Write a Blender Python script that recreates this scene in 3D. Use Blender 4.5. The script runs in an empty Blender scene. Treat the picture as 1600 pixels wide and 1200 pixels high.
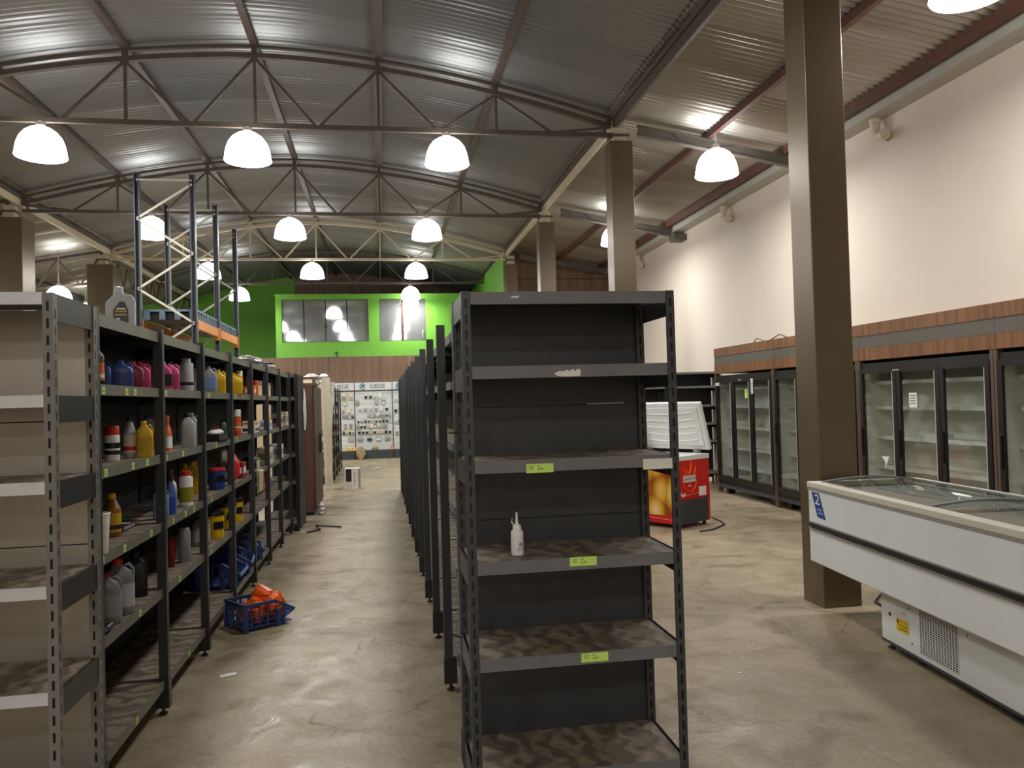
import bpy, bmesh, math, random
from mathutils import Vector, Matrix
random.seed(7)
S = bpy.context.scene
C = S.collection
PI = math.pi

# ------------------------------------------------------------------ camera
FPX, CAM_H = 1242.0, 1.573
yaw, pitch, roll = math.radians(9.3415), math.radians(1.1618), math.radians(1.593)
fw = Vector((math.sin(yaw)*math.cos(pitch), math.cos(yaw)*math.cos(pitch), math.sin(pitch)))
rt = Vector((math.cos(yaw), -math.sin(yaw), 0.0))
up = rt.cross(fw)
r2 = rt*math.cos(roll) - up*math.sin(roll)
u2 = up*math.cos(roll) + rt*math.sin(roll)
cam_data = bpy.data.cameras.new('camera')
cam_data.sensor_width = 36.0
cam_data.lens = FPX/1600*36.0
cam_data.clip_end = 200
cam_data.clip_start = 0.05
cam = bpy.data.objects.new('camera', cam_data)
M = Matrix.Identity(4)
for i in range(3):
    M[i][0], M[i][1], M[i][2] = r2[i], u2[i], -fw[i]
M[2][3] = CAM_H
cam.matrix_world = M
C.objects.link(cam)
S.camera = cam

# ------------------------------------------------------------------ world, exposure
world = bpy.data.worlds.new('world'); S.world = world
world.use_nodes = True
bg = world.node_tree.nodes['Background']
bg.inputs[0].default_value = (0.75, 0.78, 0.85, 1)
bg.inputs[1].default_value = 0.03
S.view_settings.view_transform = 'Standard'
S.view_settings.look = 'None'
S.view_settings.gamma = 1.0
S.view_settings.use_curve_mapping = False
S.view_settings.exposure = 0.86
LAMP_COL = (1.0, 0.975, 0.935)
LAMP_W = 34.0          # watts of the disc in each lamp's mouth
DOME_E = 7.0           # emission of the glowing acrylic dome

# ------------------------------------------------------------------ materials
def lin(c):
    return tuple(((v/255)/12.92 if v/255 <= .04045 else ((v/255+.055)/1.055)**2.4) for v in c)
MATS = {}
def mat(name, c, rough=.5, metal=0.0, var=.12, scale=6.0, bump=0.0, spec=.5, coat=0.0, stretch=(1,1,1), c2=None):
    """procedural principled material with soft tonal variation"""
    if name in MATS: return MATS[name]
    m = bpy.data.materials.new(name); m.use_nodes = True
    nt = m.node_tree; b = nt.nodes['Principled BSDF']
    col = lin(c)
    tc = nt.nodes.new('ShaderNodeTexCoord'); mp = nt.nodes.new('ShaderNodeMapping')
    mp.inputs['Scale'].default_value = stretch
    nt.links.new(tc.outputs['Object'], mp.inputs['Vector'])
    n = nt.nodes.new('ShaderNodeTexNoise'); n.inputs['Scale'].default_value = scale; n.inputs['Detail'].default_value = 5
    nt.links.new(mp.outputs[0], n.inputs['Vector'])
    r = nt.nodes.new('ShaderNodeValToRGB')
    lo = lin(c2) if c2 else tuple(v*(1-var) for v in col)
    hi = col if c2 else tuple(min(1, v*(1+var)) for v in col)
    r.color_ramp.elements[0].color = (*lo, 1); r.color_ramp.elements[0].position = .3
    r.color_ramp.elements[1].color = (*hi, 1); r.color_ramp.elements[1].position = .7
    nt.links.new(n.outputs['Fac'], r.inputs[0]); nt.links.new(r.outputs[0], b.inputs['Base Color'])
    b.inputs['Roughness'].default_value = rough; b.inputs['Metallic'].default_value = metal
    b.inputs['Specular IOR Level'].default_value = spec
    if coat: b.inputs['Coat Weight'].default_value = coat
    if bump:
        bp = nt.nodes.new('ShaderNodeBump'); bp.inputs['Strength'].default_value = bump; bp.inputs['Distance'].default_value = .01
        nt.links.new(n.outputs['Fac'], bp.inputs['Height']); nt.links.new(bp.outputs[0], b.inputs['Normal'])
    MATS[name] = m
    return m
def emit(name, c, strength):
    m = bpy.data.materials.new(name); m.use_nodes = True
    nt = m.node_tree; nt.nodes.clear()
    e = nt.nodes.new('ShaderNodeEmission'); o = nt.nodes.new('ShaderNodeOutputMaterial')
    e.inputs[0].default_value = (*c, 1); e.inputs[1].default_value = strength
    nt.links.new(e.outputs[0], o.inputs[0]); MATS[name] = m
    return m
def glass(name, tint, refl=1.0, rough=.02, ior=1.5):
    m = bpy.data.materials.new(name); m.use_nodes = True
    nt = m.node_tree; nt.nodes.clear()
    t = nt.nodes.new('ShaderNodeBsdfTransparent'); g = nt.nodes.new('ShaderNodeBsdfGlossy')
    f = nt.nodes.new('ShaderNodeLayerWeight'); f.inputs['Blend'].default_value = .5; pw = nt.nodes.new('ShaderNodeMath'); pw.operation = 'POWER'; pw.inputs[1].default_value = 3.5; mx = nt.nodes.new('ShaderNodeMixShader'); o = nt.nodes.new('ShaderNodeOutputMaterial')
    mu = nt.nodes.new('ShaderNodeMath'); mu.operation = 'MULTIPLY_ADD'; mu.inputs[1].default_value = .6*refl; mu.inputs[2].default_value = .06*refl
    t.inputs[0].default_value = (*tint, 1); g.inputs['Roughness'].default_value = rough; 
    nt.links.new(f.outputs['Facing'], pw.inputs[0]); nt.links.new(pw.outputs[0], mu.inputs[0]); nt.links.new(mu.outputs[0], mx.inputs[0])
    nt.links.new(t.outputs[0], mx.inputs[1]); nt.links.new(g.outputs[0], mx.inputs[2]); nt.links.new(mx.outputs[0], o.inputs[0])
    MATS[name] = m
    return m
def plastic_clear(name, c, tr=.5):
    m = mat(name, c, .15, var=.05); m.node_tree.nodes['Principled BSDF'].inputs['Transmission Weight'].default_value = tr
    return m

def concrete():
    m = bpy.data.materials.new('concrete'); m.use_nodes = True
    nt = m.node_tree; b = nt.nodes['Principled BSDF']; L = nt.links.new
    tc = nt.nodes.new('ShaderNodeTexCoord')
    def noise(sc, det, dist=0, st=(1,1,1)):
        mp = nt.nodes.new('ShaderNodeMapping'); mp.inputs['Scale'].default_value = st
        L(tc.outputs['Object'], mp.inputs['Vector'])
        n = nt.nodes.new('ShaderNodeTexNoise'); n.inputs['Scale'].default_value = sc; n.inputs['Detail'].default_value = det; n.inputs['Distortion'].default_value = dist
        L(mp.outputs[0], n.inputs['Vector']); return n
    def ramp(src, stops):
        r = nt.nodes.new('ShaderNodeValToRGB'); els = r.color_ramp.elements
        while len(els) < len(stops): els.new(.5)
        for e, (p, c) in zip(els, stops): e.position = p; e.color = (*c, 1)
        L(src, r.inputs[0]); return r
    def mix(a, bb, f, mode='MIX'):
        x = nt.nodes.new('ShaderNodeMix'); x.data_type = 'RGBA'; x.blend_type = mode
        if isinstance(f, float): x.inputs[0].default_value = f
        else: L(f, x.inputs[0])
        L(a, x.inputs[6]); L(bb, x.inputs[7]); return x.outputs[2]
    big = ramp(noise(.42, 6, .5).outputs['Fac'], [(.3, lin((140,127,104))), (.52, lin((158,144,120))), (.72, lin((174,160,136)))])
    mid = ramp(noise(2.2, 9, .9, (1,1.15,1)).outputs['Fac'], [(.30, (.64,.61,.56)), (.44, (.92,.91,.89)), (.56, (1.0,1.0,1.0)), (.72, (1.14,1.13,1.11))])
    c1 = mix(big.outputs[0], mid.outputs[0], 1.0, 'MULTIPLY')
    fine = ramp(noise(38, 6).outputs['Fac'], [(.3, (.82,.82,.81)), (.65, (1.07,1.07,1.07))])
    c2 = mix(c1, fine.outputs[0], 1.0, 'MULTIPLY')
    # stains
    st = ramp(noise(1.15, 5, 2.0, (1.0,1.5,1)).outputs['Fac'], [(.60, (0,0,0)), (.70, (1,1,1))])
    dark = nt.nodes.new('ShaderNodeRGB'); dark.outputs[0].default_value = (*lin((104,90,68)), 1)
    sm = nt.nodes.new('ShaderNodeMath'); sm.operation = 'MULTIPLY'; sm.inputs[1].default_value = .5; L(st.outputs[0], sm.inputs[0])
    c3 = mix(c2, dark.outputs[0], sm.outputs[0])
    # hairline cracks
    v = nt.nodes.new('ShaderNodeTexVoronoi'); v.feature = 'DISTANCE_TO_EDGE'; v.inputs['Scale'].default_value = .95
    dn = noise(3, 5); dm = nt.nodes.new('ShaderNodeMix'); dm.data_type = 'RGBA'; dm.inputs[0].default_value = .22
    L(tc.outputs['Object'], dm.inputs[6]); L(dn.outputs['Color'], dm.inputs[7]); L(dm.outputs[2], v.inputs['Vector'])
    cr = ramp(v.outputs['Distance'], [(0.0, (1,1,1)), (.006, (0,0,0))])
    msk = ramp(noise(.9, 3).outputs['Fac'], [(.50, (0,0,0)), (.58, (.8,.8,.8))])
    cm = nt.nodes.new('ShaderNodeMath'); cm.operation = 'MULTIPLY'; L(cr.outputs[0], cm.inputs[0]); L(msk.outputs[0], cm.inputs[1])
    c4 = mix(c3, dark.outputs[0], cm.outputs[0])
    L(c4, b.inputs['Base Color'])
    rr = ramp(noise(3.3, 6, .8).outputs['Fac'], [(.32, (.24,.24,.24)), (.66, (.60,.60,.60))])
    L(rr.outputs[0], b.inputs['Roughness']); b.inputs['Specular IOR Level'].default_value = .45
    bp = nt.nodes.new('ShaderNodeBump'); bp.inputs['Strength'].default_value = .5; bp.inputs['Distance'].default_value = .014
    L(noise(6.5, 9, .6).outputs['Fac'], bp.inputs['Height']); L(bp.outputs[0], b.inputs['Normal'])
    MATS['concrete'] = m
concrete()

def wood(name, a, bcol, scale=1.0, axis='Z', rough=.45):
    m = bpy.data.materials.new(name); m.use_nodes = True
    nt = m.node_tree; b = nt.nodes['Principled BSDF']; L = nt.links.new
    tc = nt.nodes.new('ShaderNodeTexCoord'); mp = nt.nodes.new('ShaderNodeMapping')
    s = {'Z': (7,7,.35), 'Y': (7,.35,7), 'X': (.35,7,7)}[axis]
    mp.inputs['Scale'].default_value = tuple(v*scale for v in s); L(tc.outputs['Object'], mp.inputs['Vector'])
    n = nt.nodes.new('ShaderNodeTexNoise'); n.inputs['Scale'].default_value = 2.2; n.inputs['Detail'].default_value = 7; n.inputs['Distortion'].default_value = .4
    L(mp.outputs[0], n.inputs['Vector'])
    r = nt.nodes.new('ShaderNodeValToRGB')
    r.color_ramp.elements[0].color = (*lin(a), 1); r.color_ramp.elements[0].position = .32
    r.color_ramp.elements[1].color = (*lin(bcol), 1); r.color_ramp.elements[1].position = .68
    L(n.outputs['Fac'], r.inputs[0]); L(r.outputs[0], b.inputs['Base Color']); b.inputs['Roughness'].default_value = rough
    MATS[name] = m
wood('wood_header', (104,68,40), (142,96,58), 1.2, 'Z')
wood('wood_band', (112,86,70), (138,108,88), .6, 'Z', .55)
wood('wood_cabinet', (70,46,40), (92,62,54), .8, 'Z', .5)

def dusty_board():
    m = bpy.data.materials.new('dusty_board'); m.use_nodes = True
    nt = m.node_tree; b = nt.nodes['Principled BSDF']; L = nt.links.new
    tc = nt.nodes.new('ShaderNodeTexCoord'); mp = nt.nodes.new('ShaderNodeMapping'); mp.inputs['Scale'].default_value = (1,1,1)
    L(tc.outputs['Object'], mp.inputs['Vector'])
    w = nt.nodes.new('ShaderNodeTexWave'); w.inputs['Scale'].default_value = 2.6; w.inputs['Distortion'].default_value = 11; w.inputs['Detail'].default_value = 3; w.inputs['Detail Scale'].default_value = 2.4
    L(mp.outputs[0], w.inputs['Vector'])
    r = nt.nodes.new('ShaderNodeValToRGB'); e = r.color_ramp.elements
    e[0].color = (*lin((112,102,90)), 1); e[0].position = .15; e[1].color = (*lin((156,142,123)), 1); e[1].position = .95
    L(w.outputs['Fac'], r.inputs[0])
    n = nt.nodes.new('ShaderNodeTexNoise'); n.inputs['Scale'].default_value = 9; n.inputs['Detail'].default_value = 6; L(mp.outputs[0], n.inputs['Vector'])
    r2_ = nt.nodes.new('ShaderNodeValToRGB'); r2_.color_ramp.elements[0].color = (.6,.58,.56,1); r2_.color_ramp.elements[0].position = .3
    r2_.color_ramp.elements[1].color = (1.1,1.08,1.05,1); r2_.color_ramp.elements[1].position = .7; L(n.outputs['Fac'], r2_.inputs[0])
    x = nt.nodes.new('ShaderNodeMix'); x.data_type = 'RGBA'; x.blend_type = 'MULTIPLY'; x.inputs[0].default_value = 1
    L(r.outputs[0], x.inputs[6]); L(r2_.outputs[0], x.inputs[7]); L(x.outputs[2], b.inputs['Base Color'])
    b.inputs['Roughness'].default_value = .6; MATS['dusty_board'] = m
dusty_board()

def sheet_metal(name, a, bcol, rough=.42, metal=.55):
    m = bpy.data.materials.new(name); m.use_nodes = True
    nt = m.node_tree; b = nt.nodes['Principled BSDF']; L = nt.links.new
    oi = nt.nodes.new('ShaderNodeObjectInfo'); tc = nt.nodes.new('ShaderNodeTexCoord')
    n = nt.nodes.new('ShaderNodeTexNoise'); n.inputs['Scale'].default_value = 1.3; n.inputs['Detail'].default_value = 6
    L(tc.outputs['Object'], n.inputs['Vector'])
    ad = nt.nodes.new('ShaderNodeMath'); ad.operation = 'MULTIPLY_ADD'; ad.inputs[1].default_value = .55
    L(oi.outputs['Random'], ad.inputs[0]); 
    sc = nt.nodes.new('ShaderNodeMath'); sc.operation = 'MULTIPLY'; sc.inputs[1].default_value = .5; L(n.outputs['Fac'], sc.inputs[0]); L(sc.outputs[0], ad.inputs[2])
    r = nt.nodes.new('ShaderNodeValToRGB'); r.color_ramp.elements[0].color = (*lin(a), 1); r.color_ramp.elements[0].position = .2
    r.color_ramp.elements[1].color = (*lin(bcol), 1); r.color_ramp.elements[1].position = .85
    L(ad.outputs[0], r.inputs[0]); L(r.outputs[0], b.inputs['Base Color'])
    b.inputs['Roughness'].default_value = rough; b.inputs['Metallic'].default_value = metal; MATS[name] = m
sheet_metal('roof_zinc', (128,130,131), (146,147,147), .36, .6)
sheet_metal('roof_aged', (136,129,116), (180,177,170), .34, .6)

def bread_print():
    m = bpy.data.materials.new('bread_print'); m.use_nodes = True
    nt = m.node_tree; b = nt.nodes['Principled BSDF']; L = nt.links.new
    tc = nt.nodes.new('ShaderNodeTexCoord'); mp = nt.nodes.new('ShaderNodeMapping'); mp.inputs['Scale'].default_value = (4.2, 4.2, 3.0)
    mp.inputs['Rotation'].default_value = (0,.35,0)
    L(tc.outputs['Object'], mp.inputs['Vector'])
    v = nt.nodes.new('ShaderNodeTexVoronoi'); v.feature = 'SMOOTH_F1'; v.inputs['Smoothness'].default_value = .08; v.inputs['Scale'].default_value = 1.0
    L(mp.outputs[0], v.inputs['Vector'])
    r = nt.nodes.new('ShaderNodeValToRGB'); e = r.color_ramp.elements
    e[0].position = .10; e[0].color = (*lin((248,228,164)), 1); e[1].position = .66; e[1].color = (*lin((150,74,14)), 1)
    k = e.new(.42); k.color = (*lin((226,168,60)), 1)
    L(v.outputs['Distance'], r.inputs[0]); L(r.outputs[0], b.inputs['Base Color']); b.inputs['Roughness'].default_value = .3
    MATS['bread_print'] = m
bread_print()

mat('wall_white', (226,216,202), .75, var=.03, scale=1.2)
mat('wall_beige', (196,176,146), .75, var=.05)
mat('green_paint', (120,188,66), .6, var=.04, scale=2)
mat('column_paint', (104,90,68), .32, metal=.25, var=.05)
mat('cream_steel', (205,190,164), .5, var=.06)
mat('truss_brown', (92,82,74), .5, metal=.2, var=.12)
mat('purlin_brown', (84,70,64), .5, var=.15)
mat('purlin_red', (98,62,54), .55, var=.2, scale=9)
mat('rafter_grey', (104,98,90), .5, metal=.2, var=.1)
mat('gutter_grey', (186,184,176), .5, var=.06)
mat('charcoal', (60,62,66), .42, var=.1, scale=14, spec=.5)
mat('charcoal_panel', (62,63,66), .40, metal=.35, var=.12, scale=5)
mat('black_steel', (40,41,43), .42, var=.12, scale=10)
mat('black_panel', (30,31,34), .55, var=.15)
mat('fascia_grey', (112,112,115), .42, var=.08, scale=8)
mat('fascia_olive', (112,110,98), .45, var=.1, scale=8)
mat('fascia_silver', (206,208,212), .38, metal=.15, var=.06, scale=7)
mat('panel_pale', (162,156,146), .36, metal=.75, var=.06, scale=3)
mat('post_grey', (120,118,112), .42, var=.08)
mat('tag_lime', (190,214,120), .6, var=.03)
mat('tag_lime_bright', (206,240,116), .55, var=.03)
mat('paper_white', (232,230,222), .7, var=.04)
mat('ink', (46,52,40), .6, var=.02)
mat('appliance_white', (226,228,226), .35, var=.025, scale=3)
mat('rim_beige', (206,200,184), .4, var=.04)
mat('rim_grey', (146,144,138), .45, var=.05)
mat('lid_grey', (118,122,124), .35, var=.05)
mat('rubber_black', (18,18,18), .5, var=.1)
mat('chrome', (200,200,200), .2, metal=1, var=.03)
mat('label_blue', (34,62,132), .4, var=.08)
mat('label_yellow', (226,186,20), .45, var=.04)
mat('label_pale', (218,214,210), .5, var=.05)
mat('freezer_red', (206,34,24), .32, var=.05)
mat('grille_dark', (62,64,68), .5, var=.12, scale=9)
mat('fridge_inner', (238,236,226), .5, var=.05)
mat('fridge_shelf', (230,230,222), .4, var=.03)
mat('fridge_frame', (26,22,20), .4, var=.1)
mat('fridge_trim', (96,78,66), .45, var=.08)
mat('stripe_grey', (98,92,84), .5, var=.04)
mat('pvc', (216,206,184), .4, var=.05)
mat('rack_blue', (70,74,84), .45, var=.12, scale=12)
mat('brace_galv', (196,190,178), .4, metal=.3, var=.08)
mat('beam_orange', (224,140,70), .5, var=.08)
mat('crate_teal', (92,112,130), .5, var=.1)
mat('crate_dark', (50,46,50), .6, var=.15)
mat('basket_blue', (40,62,120), .45, var=.1)
mat('orange_bag', (224,92,24), .3, var=.25, scale=20)
mat('red_bag', (176,40,30), .35, var=.2, scale=20)
mat('plastic_white', (238,238,236), .35, var=.02)
mat('plastic_film', (214,210,206), .25, var=.12, scale=15, bump=.3)
mat('slat_white', (228,230,234), .5, var=.02)
mat('slat_joint', (120,124,130), .6, var=.05)
mat('logo_blue', (70,150,190), .5, var=.03)
mat('cardboard', (176,150,116), .7, var=.1)
mat('slate', (64,70,72), .6, var=.1)
for nm, c in dict(blue=(62,88,150), deep_blue=(40,70,140), sky=(120,150,204), wine=(138,28,62), pink=(232,84,150), magenta=(206,60,120), yellow=(236,190,16), mustard=(206,166,18),
                  orange=(232,110,40), rust=(206,90,50), silver=(176,178,178), oil_grey=(132,134,132), grey=(150,152,156), pale_grey=(188,188,190), red=(208,44,40), dark_red=(140,26,28), white=(236,236,232),
                  black=(28,28,30), green=(62,92,74), olive=(150,140,40), amber=(150,90,20), cream=(226,214,186), pale_green=(176,190,140)).items():
    mat('pl_'+nm, c, .35, var=.06, scale=18, coat=.0)
glass('pane_glass', (.95,.97,.96), 1.0)
glass('lid_glass', (.86,.91,.88), 1.2)
def mirror_pane():
    m = mat('window_mirror', (172,174,176), .05, metal=.6, var=.1, scale=.8, stretch=(3,1,.4))
mirror_pane()
def dome_mat():
    emit('lamp_glow', LAMP_COL_EM, DOME_E)
LAMP_COL_EM = (1.0, .985, .96)
dome_mat()

# ------------------------------------------------------------------ mesh builder
class MB:
    def __init__(s): s.v = []; s.f = []
    def add(s, vs, fs):
        o = len(s.v); s.v += [tuple(p) for p in vs]; s.f += [tuple(o+i for i in f) for f in fs]; return s
    def box(s, x0, x1, y0, y1, z0, z1):
        vs = [(x0,y0,z0),(x1,y0,z0),(x1,y1,z0),(x0,y1,z0),(x0,y0,z1),(x1,y0,z1),(x1,y1,z1),(x0,y1,z1)]
        return s.add(vs, [(0,3,2,1),(4,5,6,7),(0,1,5,4),(1,2,6,5),(2,3,7,6),(3,0,4,7)])
    def bar(s, p, q, w, h=None, upv=(0,0,1)):
        h = h or w; p = Vector(p); q = Vector(q); d = (q-p).normalized(); u = Vector(upv)
        if abs(d.dot(u)) > .98: u = Vector((1,0,0))
        a = d.cross(u).normalized()*(w/2); b = a.cross(d).normalized()*(h/2)
        vs = [p-a-b, p+a-b, p+a+b, p-a+b, q-a-b, q+a-b, q+a+b, q-a+b]
        return s.add(vs, [(0,3,2,1),(4,5,6,7),(0,1,5,4),(1,2,6,5),(2,3,7,6),(3,0,4,7)])
    def tube(s, pts, r, n=8, cap=True):
        pts = [Vector(p) for p in pts]; rings = []
        for i, p in enumerate(pts):
            d = (pts[min(i+1, len(pts)-1)] - pts[max(i-1, 0)]).normalized()
            u = Vector((0,0,1)) if abs(d.z) < .95 else Vector((1,0,0))
            a = d.cross(u).normalized(); b = a.cross(d).normalized()
            rr = r[i] if isinstance(r, (list, tuple)) else r
            rings.append([p + a*math.cos(2*PI*k/n)*rr + b*math.sin(2*PI*k/n)*rr for k in range(n)])
        o = len(s.v); s.v += [tuple(p) for rg in rings for p in rg]
        for i in range(len(rings)-1):
            for k in range(n):
                s.f.append((o+i*n+k, o+i*n+(k+1)%n, o+(i+1)*n+(k+1)%n, o+(i+1)*n+k))
        if cap:
            s.f.append(tuple(o+k for k in reversed(range(n)))); s.f.append(tuple(o+(len(rings)-1)*n+k for k in range(n)))
        return s
    def lathe(s, prof, n=20, cx=0, cy=0, capb=True, capt=True):
        o = len(s.v)
        for r, z in prof:
            s.v += [(cx+r*math.cos(2*PI*k/n), cy+r*math.sin(2*PI*k/n), z) for k in range(n)]
        for i in range(len(prof)-1):
            for k in range(n):
                s.f.append((o+i*n+k, o+i*n+(k+1)%n, o+(i+1)*n+(k+1)%n, o+(i+1)*n+k))
        if capb: s.f.append(tuple(o+k for k in reversed(range(n))))
        if capt: s.f.append(tuple(o+(len(prof)-1)*n+k for k in range(n)))
        return s
    def loft(s, secs, n=20, e=4.0):
        """secs: (z, half x, half y, offset x, offset y) superellipse sections"""
        o = len(s.v)
        for z, a, b, ox, oy in secs:
            for k in range(n):
                t = 2*PI*k/n; c_, s_ = math.cos(t), math.sin(t)
                s.v.append((ox+a*math.copysign(abs(c_)**(2/e), c_), oy+b*math.copysign(abs(s_)**(2/e), s_), z))
        for i in range(len(secs)-1):
            for k in range(n):
                s.f.append((o+i*n+k, o+i*n+(k+1)%n, o+(i+1)*n+(k+1)%n, o+(i+1)*n+k))
        s.f.append(tuple(o+k for k in reversed(range(n)))); s.f.append(tuple(o+(len(secs)-1)*n+k for k in range(n)))
        return s
    def prism(s, poly, a, b, axis='y'):
        """poly of 2-D points extruded along axis from a to b; ('y': (x,z)), ('x': (y,z)), ('z': (x,y))"""
        def P(u, v, w): return {'y': (u,w,v), 'x': (w,u,v), 'z': (u,v,w)}[axis]
        n = len(poly); vs = [P(u,v,a) for u,v in poly]+[P(u,v,b) for u,v in poly]
        return s.add(vs, [tuple(range(n)), tuple(range(2*n-1, n-1, -1))]+[(k,(k+1)%n,n+(k+1)%n,n+k) for k in range(n)])
    def mesh(s, name, m, smooth=False, bevel=0):
        me = bpy.data.meshes.new(name); me.from_pydata(s.v, [], s.f)
        bm = bmesh.new(); bm.from_mesh(me); bmesh.ops.recalc_face_normals(bm, faces=bm.faces)
        if bevel: bmesh.ops.bevel(bm, geom=list(bm.edges), offset=bevel, segments=2, profile=.5, affect='EDGES', clamp_overlap=True)
        bm.to_mesh(me); bm.free()
        me.materials.append(MATS[m] if isinstance(m, str) else m)
        if smooth:
            for p in me.polygons: p.use_smooth = True
            try: me.set_sharp_from_angle(angle=math.radians(38))
            except Exception: pass
        return me
    def build(s, name, m, parent=None, smooth=False, bevel=0, loc=None, rot=None):
        return link(name, s.mesh(name, m, smooth, bevel), parent, loc, rot)
def link(name, me, parent=None, loc=None, rot=None):
    o = bpy.data.objects.new(name, me); C.objects.link(o)
    if parent: o.parent = parent
    if loc: o.location = loc
    if rot: o.rotation_euler = rot
    return o
def tag(o, label, cat, group=None):
    o['label'] = label; o['category'] = cat
    if group: o['group'] = group
    return o
def thing(name, label, cat, loc=(0,0,0), rz=0, group=None):
    o = bpy.data.objects.new(name, None); o.empty_display_size = .1; C.objects.link(o)
    o.location = loc; o.rotation_euler = (0,0,rz)
    return tag(o, label, cat, group)
def struct(o):
    o['kind'] = 'structure'; return o
def sempty(name, loc=(0,0,0)):
    o = bpy.data.objects.new(name, None); C.objects.link(o); o.location = loc; o['kind'] = 'structure'; return o
def kids(o): return [c for c in KID.get(o.name, [])]
def copy_tree(o, parent=None):
    c = o.copy(); C.objects.link(c)
    if parent: c.parent = parent
    for ch in list(o.children): copy_tree(ch, c)
    return c
def text(name, body, size, m, parent, matrix, extrude=.0006, align='CENTER'):
    cu = bpy.data.curves.new(name, 'FONT'); cu.body = body; cu.size = size; cu.extrude = extrude
    cu.align_x = align; cu.align_y = 'CENTER'; cu.resolution_u = 3
    t = bpy.data.objects.new(name+'_tmp', cu); C.objects.link(t)
    me = bpy.data.meshes.new_from_object(t.evaluated_get(bpy.context.evaluated_depsgraph_get()))
    bpy.data.objects.remove(t); bpy.data.curves.remove(cu)
    me.materials.clear(); me.materials.append(MATS[m])
    o = bpy.data.objects.new(name, me); C.objects.link(o)
    if parent: o.parent = parent
    o.matrix_local = matrix
    return o
FRONT = Matrix.Rotation(PI/2, 4, 'X')                # text upright, read from -y
def T(x, y, z): return Matrix.Translation((x, y, z))
ORD = ['first','second','third','fourth','fifth','sixth','seventh','eighth','ninth','tenth','eleventh','twelfth']

# ================================================================== SETTING
Y0, Y1 = -10.5, 28.0                    # front and back of the hall
XL, XR = -6.0, 3.17                     # the two column lines
WL, WR = -11.0, 5.9                     # outer walls
TY = [5.5+4.6*k for k in range(-3, 4)]+[23.1]  # truss planes -8.3 ... 23.1
ZC = 5.04                               # bottom chords
NX = [-5.95,-4.45,-2.95,-1.45,.05,1.55,3.05]
NZ = [5.19,5.50,5.80,5.93,5.80,5.50,5.19]
def arch(x):
    """height of the arched top chord"""
    x = min(max(x, NX[0]), NX[-1]); R = 13.2
    t = (x+1.45)/4.5
    return 5.94-.75*(.55*t*t+.45*abs(t)**1.55)

struct(MB().box(WL-.3, WR+.3, Y0-.3, Y1+.3, -.2, 0).build('floor', 'concrete'))
struct(MB().box(WR, WR+.2, Y0, 19.8, 0, 5.0).build('wall_right', 'wall_white'))
struct(MB().box(WL-.2, WL, Y0, Y1, 0, 4.7).build('wall_left', 'wall_beige'))
struct(MB().box(WL-.2, WR+.2, Y0-.2, Y0, 0, 6.3).build('wall_front', 'wall_white'))
wb = struct(MB().box(WL-.2, XR+.1, Y1, Y1+.2, 0, 6.3).build('wall_back', 'green_paint'))
MB().box(-2.85, 3.05, Y1-.04, Y1, 4.8, 6.2).build('gable_panel', 'wood_band', wb)
wa = sempty('wall_aisle_end')
zs = [0,1.5,3.05,4.62,5.45]
for a, b in zip(zs, zs[1:]):
    MB().prism([(3.1,a+.006),(5.9,a+.006),(5.9,min(b,4.95)-.006 if b > 5 else b-.006),(3.1,b-.006)], 19.65, 19.8).build('wood_panel', 'wood_band', wa)
ws = struct(MB().box(3.06, 3.16, 19.46, Y1, 0, 5.26).build('wall_nave_side', 'green_paint'))
# gutter box along the right wall
tr = struct(MB().box(5.66, 5.9, Y0, 19.65, 4.75, 4.90).build('trim_1', 'gutter_grey'))
MB().box(5.648, 5.66, Y0, 19.65, 4.885, 4.915).build('gutter_lip', 'rafter_grey', tr)

# --- roof: every corrugated sheet is one piece
PITCH, SW = .10, .90
def corr(name, path, m, amp=.0135, seg=6):
    """sheet running along a path of (x,z), corrugated across y"""
    ny = int(SW/PITCH*seg); vs = []; fs = []
    for x, z in path:
        for j in range(ny+1):
            y = SW*j/ny*1.015
            vs.append((x, y, z+amp*math.sin(2*PI*y/PITCH)))
    n = ny+1
    for i in range(len(path)-1):
        for j in range(ny): fs.append((i*n+j, i*n+j+1, (i+1)*n+j+1, (i+1)*n+j))
    b = MB(); b.v = vs; b.f = fs
    return b.mesh(name, m, smooth=True)
ceil = sempty('ceiling')
def path(xa, xb, fn, n): return [(xa+(xb-xa)*i/n, fn(xa+(xb-xa)*i/n)) for i in range(n+1)]
nave = lambda x: arch(x)+.17
left_m = corr('roof_sheet', path(-6.08, -1.4, nave, 12), 'roof_zinc')
right_m = corr('roof_sheet', path(-1.5, 3.2, lambda x: nave(x)+.004, 12), 'roof_zinc')
aisle_r = lambda x: 5.36-.172*(x-3.1)
aisle_l = lambda x: 5.36+.165*(x+6.0)
ra1 = corr('roof_sheet', path(3.05, 4.55, aisle_r, 3), 'roof_aged'); ra2 = corr('roof_sheet', path(4.42, 6.0, lambda x: aisle_r(x)+.012, 3), 'roof_aged')
la1 = corr('roof_sheet', path(-11.1, -5.9, aisle_l, 5), 'roof_aged')
y = Y0
while y < Y1:
    for me in (left_m, right_m): link('roof_sheet', me, ceil, (0,y,0))
    link('roof_sheet', la1, ceil, (0,y,0))
    if y < 19.6:
        link('roof_sheet', ra1, ceil, (0,y,0)); link('roof_sheet', ra2, ceil, (0,y+.37,0))
    y += SW
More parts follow.
